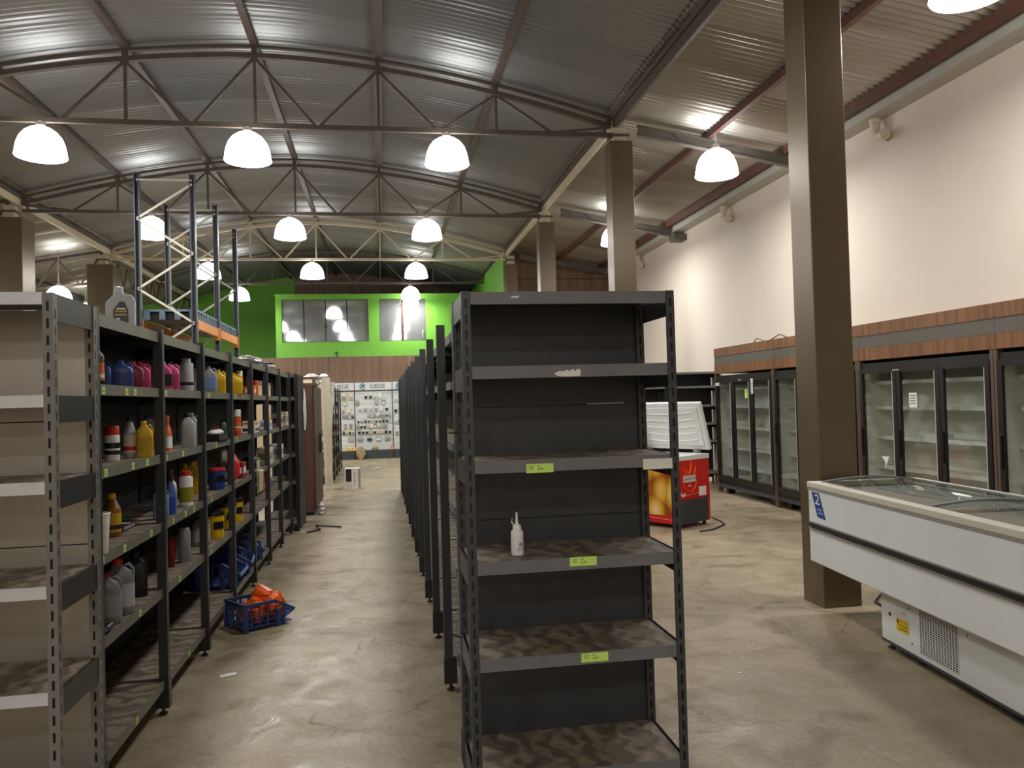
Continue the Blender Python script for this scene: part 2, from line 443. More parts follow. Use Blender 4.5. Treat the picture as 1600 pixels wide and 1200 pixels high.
# opaque cover above the sheets so that no outside light leaks in
cov = MB()
pts = [(-11.3,4.75),(-6.0,5.62)]+[(x, nave(x)+.12) for x in NX]+[(3.1,5.62),(6.2,5.08)]
for (xa,za),(xb,zb) in zip(pts, pts[1:]): cov.add([(xa,Y0-.3,za),(xb,Y0-.3,zb),(xb,Y1+.3,zb),(xa,Y1+.3,za)], [(0,1,2,3)])
cov.build('roof_cover', 'truss_brown', ceil)

# --- trusses
def truss(yy, m, label):
    t = thing('roof_truss', label, 'truss', (0,yy,0), 0, 'arched roof trusses over the nave')
    MB().bar((-5.98,0,ZC),(3.1,0,ZC),.05,.06).build('bottom_chord', m, t)
    n = 36; a = [(-5.98+(9.06)*i/n) for i in range(n+1)]
    def strip(dz, w, h, nm, mm):
        b = MB()
        for i in range(n): b.bar((a[i],0,arch(a[i])+dz),(a[i+1],0,arch(a[i+1])+dz), w, h)
        b.build(nm, mm, t)
    strip(-.03, .07, .06, 'top_chord', m); strip(.085, .05, .035, 'sheet_rail', m)
    for x in (-5.9,-4.45,-2.95,-1.45,.05,1.55,3.0):
        MB().bar((x,0,ZC),(x,0,arch(x)-.05),.035).build('vertical', m, t)
    for xa, xb in zip(NX, NX[1:]):
        mid = (xa+xb)/2
        MB().bar((xa,0,arch(xa)-.05),(mid-.03,0,ZC+.02),.034).build('diagonal', m, t)
        MB().bar((xb,0,arch(xb)-.05),(mid+.03,0,ZC+.02),.034).build('diagonal', m, t)
    # short struts that hold the sheet rail over the nodes
    for x in NX: MB().box(x-.03, x+.03, -.03, .03, arch(x)-.02, arch(x)+.09).build('cleat', m, t)
TL = {5: ('truss_brown','dark arched roof truss, nearest of those in view'), 6: ('truss_brown','dark arched roof truss over the tall blue pallet rack, second in view'),
      7: ('cream_steel','cream arched roof truss, third in view'), 8: ('truss_brown','dark arched roof truss farthest away above the green box')}
for k, yy in enumerate(TY):
    # planes 1..8 (index 4 = 5.5 m, just above the frame's top edge)
    kk = k+1
    if kk == 4: truss(yy, 'truss_brown', 'dark arched roof truss overhead, just above the top of the view')
    elif kk in TL: truss(yy, *TL[kk])
# --- purlins along the hall
def purlin(p, q, w, h, m, label, cat='purlin', grp='roof purlins', name='purlin'):
    o = MB().bar(p, q, w, h).build(name, m); return tag(o, label, cat, grp)
for x, nm in zip((-4.45,-2.95,-1.45,.05,1.55), ('leftmost of the five under the arch','second from left under the arch','at the crown of the arch','fourth from left under the arch','rightmost of the five under the arch')):
    purlin((x,Y0,arch(x)+.122),(x,Y1,arch(x)+.122),.085 if x != .05 else .12,.06,'purlin_brown','long brown roof purlin, '+nm)
purlin((4.45,Y0,5.075),(4.45,19.65,5.075),.07,.09,'purlin_red','red-brown purlin halfway across the right aisle roof')
purlin((5.56,Y0,4.90),(5.56,19.65,4.90),.07,.12,'purlin_red','red-brown purlin just above the gutter of the white wall')
purlin((-8.5,Y0,4.85),(-8.5,Y1,4.85),.07,.10,'purlin_brown','brown purlin across the left aisle roof')
for x, lab in ((3.13,'long edge beam on the right columns between nave and aisle roof'),(-6.02,'long edge beam on the left columns between nave and aisle roof')):
    t = thing('edge_beam', lab, 'beam', (x,0,0))
    MB().box(-.05,.05,Y0,Y1,5.24,5.30).build('top_flange','truss_brown',t)
    MB().box(-.022,.022,Y0,10.1,5.12,5.24).build('web','truss_brown',t); MB().box(-.022,.022,10.1,Y1,5.12,5.24).build('web','cream_steel',t)
# lattice girder behind the fourth left column
t = thing('lattice_girder','dark lattice girder beyond the far left column','girder',(-6.02,19.5,0))
MB().bar((0,0,5.05),(0,8.4,5.05),.06).build('top_chord','truss_brown',t); MB().bar((0,0,4.5),(0,8.4,4.5),.06).build('bottom_chord','truss_brown',t)
for i in range(12):
    MB().bar((0,.7*i,4.5),(0,.7*i+.35,5.05),.035).build('diagonal','truss_brown',t); MB().bar((0,.7*i+.35,5.05),(0,.7*i+.7,4.5),.035).build('diagonal','truss_brown',t)
# right aisle rafters
for yy, nm in ((5.5,'at the near brown column'),(10.1,'at the second column, with a hanging cable'),(14.7,'ending at the bracket on the white wall'),(19.3,'by the wood end wall')):
    t = thing('rafter','dark steel rafter of the right aisle roof '+nm,'rafter',(0,yy,0),0,'right aisle rafters')
    MB().bar((3.45,0,5.115),(5.64,0,4.742),.02,.12).build('web','rafter_grey',t)
    MB().bar((3.45,0,5.18),(5.64,0,4.807),.09,.014).build('flange','rafter_grey',t); MB().bar((3.45,0,5.05),(5.64,0,4.677),.09,.014).build('flange','rafter_grey',t)
    if yy in (10.1,14.7): MB().tube([(3.9,-.06,5.08),(4.0,-.06,4.99),(4.3,-.06,4.93),(4.6,-.06,4.91),(4.8,-.06,4.93)],.006,6).build('cable','rubber_black',t)
o = MB().box(5.66,5.89,14.55,14.85,4.58,4.69).box(5.70,5.86,14.6,14.8,4.69,4.72).build('wall_bracket','rafter_grey'); tag(o,'small grey steel bracket where a rafter meets the white wall','bracket')
# left aisle trusses
for yy, nm in ((10.1,'nearest'),(14.7,'middle'),(19.3,'farthest, behind the left dome lamps')):
    t = thing('aisle_truss','brown sloping truss of the left aisle roof, '+nm,'truss',(0,yy,0),0,'left aisle trusses')
    MB().bar((-6.18,0,5.22),(-11.0,0,4.40),.05,.06).build('top_chord','truss_brown',t); MB().bar((-6.18,0,4.52),(-11.0,0,4.0),.05,.05).build('bottom_chord','truss_brown',t)
    for i in range(5):
        xa = -6.2-.95*i; f = lambda x: 5.22+.164*(x+6); g = lambda x: 4.52+.104*(x+6)
        MB().bar((xa,0,f(xa)),(xa-.47,0,g(xa-.47)),.032).build('diagonal','truss_brown',t); MB().bar((xa-.47,0,g(xa-.47)),(xa-.95,0,f(xa-.95)),.032).build('diagonal','truss_brown',t)
# --- columns
def column(x, yy, ztop, label, d=.285, w=.30):
    t = thing('column', label, 'column', (x,yy,0), 0, 'brown steel columns')
    h = d/2
    MB().box(-w/2,w/2,-h,h,0,ztop).build('shaft','column_paint',t,bevel=.006)
    MB().box(-.085,.085,-.085,.085,ztop,5.12).build('stub','cream_steel',t)
    MB().box(-.12,.12,-.12,.12,5.0,5.03).build('bearing_plate','truss_brown',t)
column(3.28,5.5,4.93,'tall brown square column beside the white chest freezer')
column(3.18,10.1,4.93,'brown square column, second in the right row, behind the front rack')
column(3.14,14.7,4.90,'brown square column, third in the right row')
column(3.22,19.28,4.90,'brown square column at the end of the green side wall')
column(-6.17,10.1,4.90,'brown square column left of the frame edge on the left side',.50,.55)
column(-6.17,14.7,4.88,'brown column at the left edge above the pale-panelled rack',.50,.55)
column(-6.17,19.28,4.88,'brown column between the left dome lamps and the tall blue rack',.50,.55)

# --- mezzanine box, wood band and display wall
mz = sempty('wall_mezzanine')
B = 23.6
def mzp(nm, *a, m='green_paint'): return MB().box(*a).build(nm, m, mz)
mzp('apron', -2.95,3.06,B,B+.12,2.97,3.41); mzp('lintel', -2.95,3.06,B,B+.12,4.645,4.80)
mzp('pier', -2.95,-2.78,B,B+.12,3.41,4.645); mzp('pier', -.325,-.005,B,B+.12,3.41,4.645); mzp('pier', 1.345,3.06,B,B+.12,3.41,4.645)
mzp('side_wall', -2.95,-2.83,B+.12,Y1-.05,2.97,4.80); mzp('roof_slab', -2.83,3.06,B+.12,Y1-.05,4.72,4.79); mzp('floor_slab', -2.83,3.06,B+.12,Y1-.05,2.97,3.05)
mzp('ledge', -2.97,3.06,B-.03,B,4.755,4.80); 
for n, (xa, xb, k) in enumerate(((-2.78,-.325,4),(-.005,1.345,2))):
    w = sempty('window_%d' % (n+1))
    for i in range(k):
        a = xa+(xb-xa)*i/k; b = xa+(xb-xa)*(i+1)/k
        o = MB().box(a+.012,b-.012,B+.04+.014*(i%2),B+.05+.014*(i%2),3.425,4.63).build('pane','window_mirror',w)
        o.rotation_euler = (0,0,0)
    fm = MB().box(xa,xb,B+.03,B+.07,3.41,3.428).box(xa,xb,B+.03,B+.07,4.627,4.645).box(xa,xa+.015,B+.03,B+.07,3.428,4.627).box(xb-.015,xb,B+.03,B+.07,3.428,4.627).build('window_frame','slate',w)
    MB().lathe([(.05,0),(.05,.02)],14).build('lock','slate',w,loc=((xa+xb)/2,B+.035,3.86),rot=(PI/2,0,0))
    if n: MB().box(.62,.70,B+.025,B+.06,3.43,4.63).build('mullion','wood_cabinet',w); MB().tube([(1.27,B+.03,3.5),(1.25,B+.0,3.56),(1.25,B+.0,3.66),(1.27,B+.03,3.72)],.012,6).build('handle','paper_white',w)
band = sempty('wall_wood_band')
x = -6.0; i = 0
while x < 3.0:
    MB().box(x+.003,min(x+.75,3.06)-.003,B-.02-.004*(i%2),B+.10,2.215,2.972).build('wood_panel','wood_band',band); x += .75; i += 1
struct(MB().box(-6.0,3.06,B+.02,B+.14,0,2.21).build('wall_display','wall_beige'))
for x, nm in ((-1.25,'left'),(1.62,'right')):
    t = thing('spotlight','small black spotlight on top of the wood band, %s one' % nm,'spotlight',(x,B-.06,2.975),0,'spotlights on the wood band')
    MB().box(-.03,.03,-.02,.02,0,.02).build('base','slate',t); MB().bar((0,0,.02),(0,0,.08),.02).build('stem','slate',t); MB().lathe([(.03,0),(.045,.12)],12).build('head','slate',t,loc=(0,.03,.10),rot=(PI/2,0,0))

# ================================================================== LAMPS
def make_lamp():
    t = thing('pendant_lamp','','lamp')
    prof = [(.278,0),(.276,.03),(.270,.08),(.255,.15),(.226,.225),(.18,.285),(.118,.33),(.06,.352)]
    MB().lathe(prof,28,capb=False,capt=True).build('dome','lamp_glow',t,smooth=True)
    MB().lathe([(.278,-.006),(.283,0),(.283,.008),(.276,.012)],28,capb=False,capt=False).build('rim','lamp_glow',t,smooth=True)
    MB().lathe([(.062,.350),(.055,.38),(.035,.40),(.035,.415)],16).build('socket','gutter_grey',t,smooth=True)
    ld = bpy.data.lights.new('lamp_light','AREA'); ld.shape = 'DISK'; ld.size = .54; ld.energy = LAMP_W; ld.color = LAMP_COL
    lo = bpy.data.objects.new('lamp_light', ld); C.objects.link(lo); lo.parent = t; lo.location = (0,0,.012)
    return t
proto = make_lamp()
LAMP_N = 0
def lamp(x, yy, z, label, group):
    global LAMP_N
    t = proto if LAMP_N == 0 else copy_tree(proto)
    LAMP_N += 1
    t.location = (x,yy,z); tag(t, label, 'lamp', group)
    return t
OUT = {-8.3:'farthest behind the viewer', -3.7:'behind the viewer', 5.5:'level with the near column'}
rows = {10.1:'nearest truss', 14.7:'second truss', 19.3:'cream truss'}
for yy in (-8.3,-3.7,5.5,10.1,14.7,19.3):
    for x, nm in ((-3.9,'left'),(-1.55,'middle'),(.9,'right')):
        if yy in rows: lamp(x,yy,4.605,'glowing white dome lamp, %s of three under the %s' % (nm, rows[yy]),'dome lamps of the nave')
        else: lamp(x,yy,4.605,'dome lamp out of view, %s one of the row %s' % (nm, OUT[yy]),'dome lamps of the nave')
lamp(-3.85,23.1,4.585,'glowing white dome lamp, farthest, before the green wall left of the box','dome lamps of the nave')
lamp(.9,23.1,4.585,'glowing white dome lamp hanging before the right window of the green box','dome lamps of the nave')
for yy, nm in ((5.5,'cut by the top edge of the view'),(10.1,'between the first and second brown columns'),(14.7,'half hidden by the second brown column')):
    lt = lamp(4.45,yy-.22,4.47 if yy > 6 else 4.53,'glowing dome lamp of the right aisle '+nm,'dome lamps of the right aisle')
    MB().lathe([(.012,.41),(.012,5.06-lt.location.z)],8).build('hanger','gutter_grey',lt)
for x, yy, z, nm in ((-8.6,-3.7,3.95,'behind the viewer'),(-8.6,.9,3.95,'beside the viewer'),(-8.6,5.5,3.95,'outside the frame'),(-8.6,10.1,3.95,'past the left edge'),(-7.02,19.0,4.03,'peeking over the pale-panelled rack'),(-8.0,23.5,4.22,'farthest, left of the brown column over the rack')):
    lt = lamp(x,yy,z,'glowing dome lamp of the left aisle '+nm,'dome lamps of the left aisle')
    MB().lathe([(.012,.41),(.012,aisle_l(x)-z-.01)],8).build('hanger','gutter_grey',lt)

# ================================================================== SHELVING
def angle_post(h, face=.034, side=.036):
    """slotted steel angle: front face in the xz plane with real slots, and a side leg"""
    b = MB(); t = .0025; sw = .009; pit = .0585; sh = .034; m0 = (face-sw)/2
    b.box(0,m0,0,t,0,h); b.box(face-m0,face,0,t,0,h)
    z = h-.030; last = h
    while z-sh > .02:
        b.box(m0,face-m0,0,t,z,last); last = z-sh; z -= pit
    b.box(m0,face-m0,0,t,0,last)
    # side leg with slots too
    m1 = (side-sw)/2
    b.box(0,t,t,m1,0,h); b.box(0,t,side-m1,side,0,h)
    z = h-.055; last = h
    while z-sh > .02:
        b.box(0,t,m1,side-m1,z,last); last = z-sh; z -= pit
    b.box(0,t,m1,side-m1,0,last)
    return b
def dark_slot_backing(h, face=.034, side=.036):  # black strips added behind the slots, stand in for the shade inside
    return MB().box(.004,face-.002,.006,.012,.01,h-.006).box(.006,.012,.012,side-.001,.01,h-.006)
def sheet_box(W, D, h):
    return MB().box(0,W,0,D,-h,0)
def price_tag(parent, x, y, z, w=.105, h=.034, txt='4,99', m='tag_lime_bright', fs=.013):
    o = MB().box(-w/2,w/2,-.0012,0,-h/2,h/2).build('price_tag', m, parent, loc=(x,y,z))
    text('price_print', txt, fs, 'ink', o, T(.002,-.0014,-.004) @ FRONT, .0002)
    MB().box(-w*.40,-w*.22,-.0016,-.0012,h*.18,h*.24).box(-w*.40,-w*.24,-.0016,-.0012,-h*.06,0).box(-w*.1,w*.02,-.0016,-.0012,h*.22,h*.28).build('fine_print','ink',o)
    return o
def angle_rack(label, loc, W, D, H, levels, fascia, panel, post, seams, rz=0, fh=.045, beam='charcoal', inset=.0, wide=.034, deep=.09):
    """free-standing rack of slotted angle posts, front at local y=0"""
    t = thing('shelving_rack', label, 'shelf', loc, rz)
    pm = angle_post(H, wide).mesh('post', post)
    cm = dark_slot_backing(H, wide).mesh('dark_slot_backing', 'rubber_black')
    for px_, py_, sx_ in ((0,0,1),(W,0,-1),(0,D-.037,1),(W,D-.037,-1)):
        o = link('post', pm, t, (px_,py_,0)); o.scale = (sx_,1,1); link('dark_slot_backing', cm, o)
    shelves = []
    for k, z in enumerate(levels):
        s = MB().box(wide*.55,W-wide*.55,.006,D-.022,-.012,0).build('shelf','dusty_board' if z < H-.05 else beam,t,loc=(0,0,z))
        MB().box(wide+.001,W-wide-.001,.001,.006,-fh,.002).box(wide+.001,W-wide-.001,.006,.022,-fh,-fh+.003).build('fascia',fascia,s)
        for x in (.003,W-.006):
            MB().box(x,x+.003,.037,D-.038,-deep,.0).build('side_beam',beam,s)
        shelves.append(s)
    zz = [.09]+list(seams)+[H-.014]
    for a, b in zip(zz, zz[1:]):
        MB().box(wide*.6,W-wide*.6,D-.020,D-.014,a+.0025,b-.0025).build('back_panel',panel,t)
    MB().box(wide*.6,W-wide*.6,D-.0135,D-.0115,.09,H-.014).build('light_stop_backing','black_panel',t)  # added sheet, keeps light from showing through the panel seams
    return t, shelves
RH = 1.985
front, fs_ = angle_rack('empty black shelving rack at the head of the centre row, seen square on', (.302,2.955,0), .835,.41,RH,
    [RH-.004,1.70,1.345,.967,.608,.172],'fascia_grey','charcoal_panel','charcoal',[.595,1.07,1.545])
price_tag(fs_[2],.584-.302,.001,-.032,txt='4,99'); price_tag(fs_[3],.742-.302,.001,-.014,txt='4,99'); price_tag(fs_[4],.776-.302,.001,-.020,txt='4,99')
MB().box(-.059,.059,-.0012,0,-.02,.02).box(.048,.059,-.0014,-.0012,-.02,.02).build('blank_label','paper_white',fs_[2],loc=(1.050-.302,.001,-.034))
bm = MB().prism([(-.052,-.004),(-.04,-.014),(-.01,-.017),(.05,-.016),(.052,.012),(.046,.008),(.04,.013),(.032,.004),(.02,.012),(.008,.004),(-.004,.009),(-.016,.003),(-.03,.006)],-.0012,0).build('torn_label','paper_white',fs_[1],loc=(.702-.302,.001,-.026))
MB().prism([(-.018,-.004),(.012,-.003),(.018,.004),(-.01,.003)],-.001,0).build('paper_scrap','paper_white',fs_[0],loc=(.507-.302,.001,-.018))
MB().box(0,.165,-.0015,0,-.002,.002).build('pale_edge','pl_pale_grey',front,loc=(.575,.3885,1.548))
# cable ties that hold the rack to the row
MB().tube([(-.02,.43,1.44),(-.026,.38,1.442),(.02,.35,1.445)],.004,6).build('cable_tie','rubber_black',front); MB().tube([(-.03,.44,.60),(-.035,.40,.598),(.01,.36,.59)],.004,6).build('cable_tie','rubber_black',front)

cap, cs_ = angle_rack('empty rack with pale panels and silver shelf edges, head of the left row', (-1.935,2.925,0), .835,.425,RH,
    [RH,1.633,1.337,.983,.626,.20],'fascia_silver','panel_pale','post_grey',[.58,1.06,1.54],fh=.040,beam='black_steel',deep=.095)

# black wall racks at the far end of the right aisle
for i, lab in enumerate(('leftmost, behind the front rack','middle, behind the open freezer lid','next to the glass-door coolers')):
    t, _ = angle_rack('empty black rack across the right aisle, '+lab, (2.93+.985*i,13.2,0), .975,.42,1.98,[1.975,1.73,1.40,1.08,.77,.22],'fascia_grey','black_panel','black_steel',[1.0],beam='black_steel',fh=.035)
    t['group'] = 'black racks across the right aisle'

# ---------------------------------------------------------------- gondola rows
BAY, YS = .971, 3.426
LEV = [RH-.012,1.682,1.338,.985,.645,.175]
def bay_face(t, dep, rec, fasc, levels, flip):
    """one face of a bay: local x along the row, shelves from y=rec to y=dep (mirrored about the spine if flip)"""
    L = BAY; span = 2*dep+.030
    Y = (lambda v: span-v) if flip else (lambda v: v)
    def bx(x0, x1, ya, yb, z0, z1): return MB().box(x0, x1, min(Y(ya),Y(yb)), max(Y(ya),Y(yb)), z0, z1)
    for z in levels:
        top = z > 1.9
        s = bx(.022,L-.022,rec+.004,dep,-.014,0).build('shelf','charcoal' if top else 'dusty_board',t,loc=(0,0,z))
        bx(.021,L-.021,rec,rec+.004,-.048 if top else -.042,.004).build('fascia',fasc,s)
        for x in (.026,L-.029):
            MB().prism([(Y(rec+.02),-.0145),(Y(dep),-.0145),(Y(dep),-.080),(Y(rec+.02),-.040)],x,x+.003,'x').build('bracket','black_steel',s)
def gondola(label, group, double, near, rec, levels):
    t = thing('gondola_shelf', label, 'shelf', (0,0,0), 0, group)
    L = BAY; dep = .40
    bay_face(t, dep, rec, 'fascia_grey' if double else 'fascia_olive', levels, False)
    for a, b in ((.12,.58),(.58,1.05),(1.05,1.52),(1.52,RH-.02)):
        MB().box(.02,L-.02,dep+.001,dep+.013,a+.002,b-.002).build('back_panel','black_panel',t)
    MB().box(0,L,dep+.0135,dep+.0165,.10,RH-.02).build('light_stop_sheet','black_panel',t)  # added black sheet, blocks light leaking between panels and bays
    post(t, near, 0.0, 1)
    if double:
        bay_face(t, dep, rec, 'fascia_grey', levels, True)
        post(t, near, 2*dep+.030, -1)
    return t
def post(t, x, y, s):
    ya, yb = sorted((y-s*.006, y+s*.040))
    p = MB().box(x-.019,x+.019,ya,yb,.04,RH+.012).build('post','charcoal',t)
    fa, fb = sorted((y-s*.010, y+s*.060))
    f = MB().box(x-.026,x+.026,fa,fb,.035,.17).build('foot','black_steel',p)
    MB().lathe([(.022,0),(.022,.008),(.008,.012),(.008,.04)],12,x,y+s*.025).build('levelling_foot','black_steel',p)
# left row faces the aisle (+x)
gl = gondola('', 'gondola bays of the left row', False, 0.0, .012, LEV)
NL = 7
for k in range(NL):
    t = gl if k == 0 else copy_tree(gl)
    t.location = (-1.128, YS+BAY*k, 0); t.rotation_euler = (0,0,PI/2)
    tag(t, 'dark gondola bay of the left row with goods, %s from the front' % ORD[k], 'shelf', 'gondola bays of the left row')
    if k == NL-1: post(t, BAY, 0.0, 1)
LEFT = [o for o in C.objects if o.name.startswith('gondola_shelf')]
# centre row: double sided, aisle face at x=.302
gc = gondola('', 'gondola bays of the centre row', True, BAY, .07, [RH-.035]+LEV[1:])
NC = 11
for k in range(NC):
    t = gc if k == 0 else copy_tree(gc)
    t.location = (.312, YS+BAY*(k+1), 0); t.rotation_euler = (0,0,-PI/2)
    tag(t, 'empty double-sided gondola bay behind the front rack, %s in the centre row' % ORD[k], 'shelf', 'gondola bays of the centre row')
    if k == NC-1:
        post(t, 0.0, 0.0, 1); post(t, 0.0, .830, -1)
# far end rack of the centre row
t, _ = angle_rack('narrow black rack closing the far end of the centre row', (1.14,14.62,0), .835,.40,RH,[RH-.004,1.70,1.34,.97,.61,.18],'fascia_grey','black_panel','black_steel',[1.0],rz=PI,beam='black_steel')

# small lime price tags on the left row
LB = {}
for o in C.objects:
    if o.name.split('.')[0] == 'gondola_shelf' and o.location.x < 0: LB[round((o.location.y-YS)/BAY)] = o
def row_tag(y, z, w=.042, h=.032, m='tag_lime'):
    k = int((y-YS)/BAY); t = LB[k]
    o = MB().box(-w/2,w/2,-.0015,0,-h/2,h/2).build('price_tag', m, t, loc=(y-YS-k*BAY,.0115,z))
    MB().box(-w*.3,w*.1,-.0019,-.0015,.004,.006).box(-w*.3,w*.25,-.0019,-.0015,-.005,-.002).build('print','ink',o)
for z, ys in ((1.660,(3.531,3.837,3.961,4.50,5.578,6.55)),(1.318,(3.544,3.911,4.137,4.483,4.846,5.777,6.6)),(.965,(3.487,3.769,4.181,4.603,4.879,5.09,5.6)),(.625,(3.978,4.717,5.55)),(.155,(3.9,4.9))):
    for y in ys: row_tag(y, z)

# ================================================================== GOODS ON THE LEFT ROW
GN = {}
def good(name, label, cat, loc, rz=0, group=None):
    return thing(name, label, cat, loc, rz, group)
def jug(label, x, y, z, w, h, body, cap='pl_black', lab=None, d=None, group=None, rz=0, neck=.5, name='jug'):
    """flat-sided plastic jug: sloped shoulder, off-centre neck, label band and moulded handle"""
    t = good(name, label, 'bottle', (x,y,z), rz+PI/2+.25, group); a, b = (d or w*.62)/2, w/2
    oy = b*.25*neck
    MB().loft([(0,a*.92,b*.95,0,0),(.006,a,b,0,0),(h*.66,a,b,0,0),(h*.76,a*.9,b*.86,0,oy*.5),(h*.86,a*.55,b*.42,0,oy),(h*.90,a*.45,b*.33,0,oy),(h*.91,a*.45,b*.33,0,oy)],20,4).build('body',body,t,smooth=True)
    MB().lathe([(b*.36,h*.90),(b*.36,h*.985),(b*.30,h)],16,0,oy).build('cap',cap,t,smooth=True)
    if lab: MB().loft([(h*.14,a+.0008,b+.0008,0,0),(h*.56,a+.0008,b+.0008,0,0)],20,4).build('label',lab,t,smooth=True)
    MB().tube([(0,-b*.30,h*.86),(0,-b*.62,h*.90),(0,-b*.92,h*.80),(0,-b*.94,h*.66)],[w*.06]*4,8).build('handle',body,t,smooth=True)
    return t
def bottle(label, x, y, z, w, h, body, cap, lab=None, lab2=None, shoulder=.7, neck=.4, group=None, name='bottle', capfrac=.12, lr=(.12,.55)):
    t = good(name, label, 'bottle', (x,y,z), 0, group); r = w/2
    MB().lathe([(r*.9,0),(r,.005),(r,h*shoulder),(r*.93,h*(shoulder+.04)),(r*(neck+.12),h*(1-capfrac-.05)),(r*neck,h*(1-capfrac)),(r*neck,h*(1-capfrac)+.001)],20).build('body',body,t,smooth=True)
    MB().lathe([(r*neck*1.15,h*(1-capfrac)),(r*neck*1.12,h*.99),(r*neck*.9,h)],16).build('cap',cap,t,smooth=True)
    if lab: MB().lathe([(r+.0007,h*lr[0]),(r+.0007,h*lr[1])],20,capb=False,capt=False).build('label',lab,t,smooth=True)
    if lab2: MB().lathe([(r+.0012,h*(lr[0]+.06)),(r+.0012,h*(lr[0]+.16))],20,capb=False,capt=False).build('label_stripe',lab2,t,smooth=True)
    return t
def spraycan(label, x, y, z, w, h, body, cap, lab=None, group=None, capfrac=.26):
    t = good('spray_can', label, 'spray can', (x,y,z), 0, group); r = w/2
    MB().lathe([(r*.96,0),(r,.004),(r,h*(1-capfrac)-.006),(r*.94,h*(1-capfrac))],20).build('body',body,t,smooth=True)
    MB().lathe([(r*.95,h*(1-capfrac)),(r*.95,h*.97),(r*.85,h)],20).build('cap',cap,t,smooth=True)
    if lab:
        MB().lathe([(r+.0007,h*.18),(r+.0007,h*.52)],20,capb=False,capt=False).build('label',lab,t,smooth=True)
        MB().lathe([(r+.0013,h*.30),(r+.0013,h*.36)],20,capb=False,capt=False).build('label_stripe','pl_white',t,smooth=True)
    return t
def trigger(label, x, y, z, w, h, body, head, lab=None, group=None):
    t = good('spray_bottle', label, 'bottle', (x,y,z), 0, group); a, b = w*.30, w/2
    MB().loft([(0,a,b*.95,0,0),(.006,a,b,0,0),(h*.45,a,b*.9,0,0),(h*.62,a*.8,b*.55,0,0),(h*.74,a*.5,b*.30,0,0),(h*.76,a*.5,b*.3,0,0)],18,3).build('body',body,t,smooth=True)
    MB().lathe([(b*.36,h*.75),(b*.36,h*.82)],14).build('collar',head,t,smooth=True)
    MB().loft([(h*.82,a*.45,b*.3,0,0),(h*.93,a*.5,b*.55,0,b*.15),(h,a*.4,b*.5,0,b*.2)],14,3).build('trigger_head',head,t,smooth=True)
    if lab: MB().loft([(h*.08,a+.001,b+.001,0,0),(h*.40,a+.001,b*.93+.001,0,0)],18,3).build('label',lab,t,smooth=True)
    return t
def pail(label, x, y, z, w, h, body, lid, group=None):
    t = good('pail', label, 'pail', (x,y,z), 0, group); r = w/2
    MB().lathe([(r*.9,0),(r*.92,.004),(r*.98,h*.84)],22).build('body',body,t,smooth=True)
    MB().lathe([(r*1.03,h*.82),(r*1.05,h*.88),(r*1.0,h*.93),(r*.9,h*.93)],22).build('lid',lid,t,smooth=True)
    MB().prism([(-r*.5,h*.35),(r*.5,h*.35),(r*.5,h*.62),(-r*.5,h*.62)],0,.001,'y').build('label','pl_black',t,loc=(r*.62,-r*.76,0),rot=(0,0,.68))
    MB().tube([(-r*1.0,0,h*.80),(-r*.6,r*.4,h*.98),(0,r*.5,h*1.02),(r*.6,r*.4,h*.98),(r*1.0,0,h*.80)],.003,6).build('handle','rubber_black',t)
    return t
def carton(label, x, y, z, sx, sy, sz, m, stripe=None, rz=0, group=None, name='carton'):
    t = good(name, label, 'box', (x,y,z), rz, group)
    MB().box(-sx/2,sx/2,-sy/2,sy/2,0,sz).build('body',m,t,bevel=.003)
    MB().box(-sx/2-.0006,sx/2+.0006,-sy*.08,sy*.08,sz*.98,sz+.0008).build('tape','pl_cream',t)
    if stripe: MB().box(sx/2,sx/2+.0008,-sy*.4,sy*.4,sz*.3,sz*.7).box(-sx*.4,sx*.4,-sy/2-.0008,-sy/2,sz*.3,sz*.7).build('print_band',stripe,t)
    return t
L1, L2, L3, L4, L0 = 1.683, 1.339, .986, .646, .176
# top goods shelf (bays 1-5)
bottle('black bottle with orange label at the near end of the top goods shelf',-1.185,3.60,L1,.055,.175,'pl_black','pl_black','pl_orange','pl_white')
jug('blue liquid jug at the back, left of its twin on the top shelf',-1.30,3.98,L1,.105,.135,'pl_blue','pl_deep_blue')
jug('blue liquid jug in front on the top shelf of the first bay',-1.215,4.02,L1,.10,.13,'pl_blue','pl_deep_blue','pl_deep_blue')
jug('dark wine-red jug on the top shelf of the first bay',-1.215,4.20,L1,.10,.135,'pl_wine','pl_wine')
jug('wine-pink jug half hidden by the second post',-1.215,4.325,L1,.095,.138,'pl_magenta','pl_wine')
jug('bright pink jug with black label just past the second post',-1.20,4.70,L1,.085,.16,'pl_pink','pl_white','pl_black')
jug('bright pink jug with plain sides on the top shelf of the second bay',-1.195,4.83,L1,.095,.165,'pl_pink','pl_black','pl_magenta')
jug('dull silver jug standing behind the ribbed silver bottle',-1.31,5.12,L1,.09,.17,'pl_grey','pl_black')
bottle('ribbed silver bottle at the end of the top shelf of the second bay',-1.195,5.20,L1,.085,.205,'pl_silver','pl_silver','pl_pale_grey','pl_black',shoulder=.82,neck=.6)
jug('pale grey jug, back one of two in the third bay',-1.28,5.80,L1,.09,.17,'pl_pale_grey','pl_grey')
jug('grey jug with blue label in the third bay',-1.195,5.86,L1,.105,.19,'pl_grey','pl_grey','pl_sky')
jug('yellow jug beside the grey jug in the third bay',-1.195,6.20,L1,.10,.18,'pl_yellow','pl_yellow','pl_mustard')
jug('wide yellow jug on the top shelf of the fourth bay',-1.195,6.78,L1,.15,.175,'pl_yellow','pl_yellow','pl_mustard')
spraycan('orange-red can with white cap on the top shelf of the fourth bay',-1.195,7.06,L1,.062,.205,'pl_rust','pl_white','pl_orange')
carton('small orange box on the top shelf of the fifth bay',-1.20,7.66,L1,.09,.13,.085,'pl_orange','pl_white')
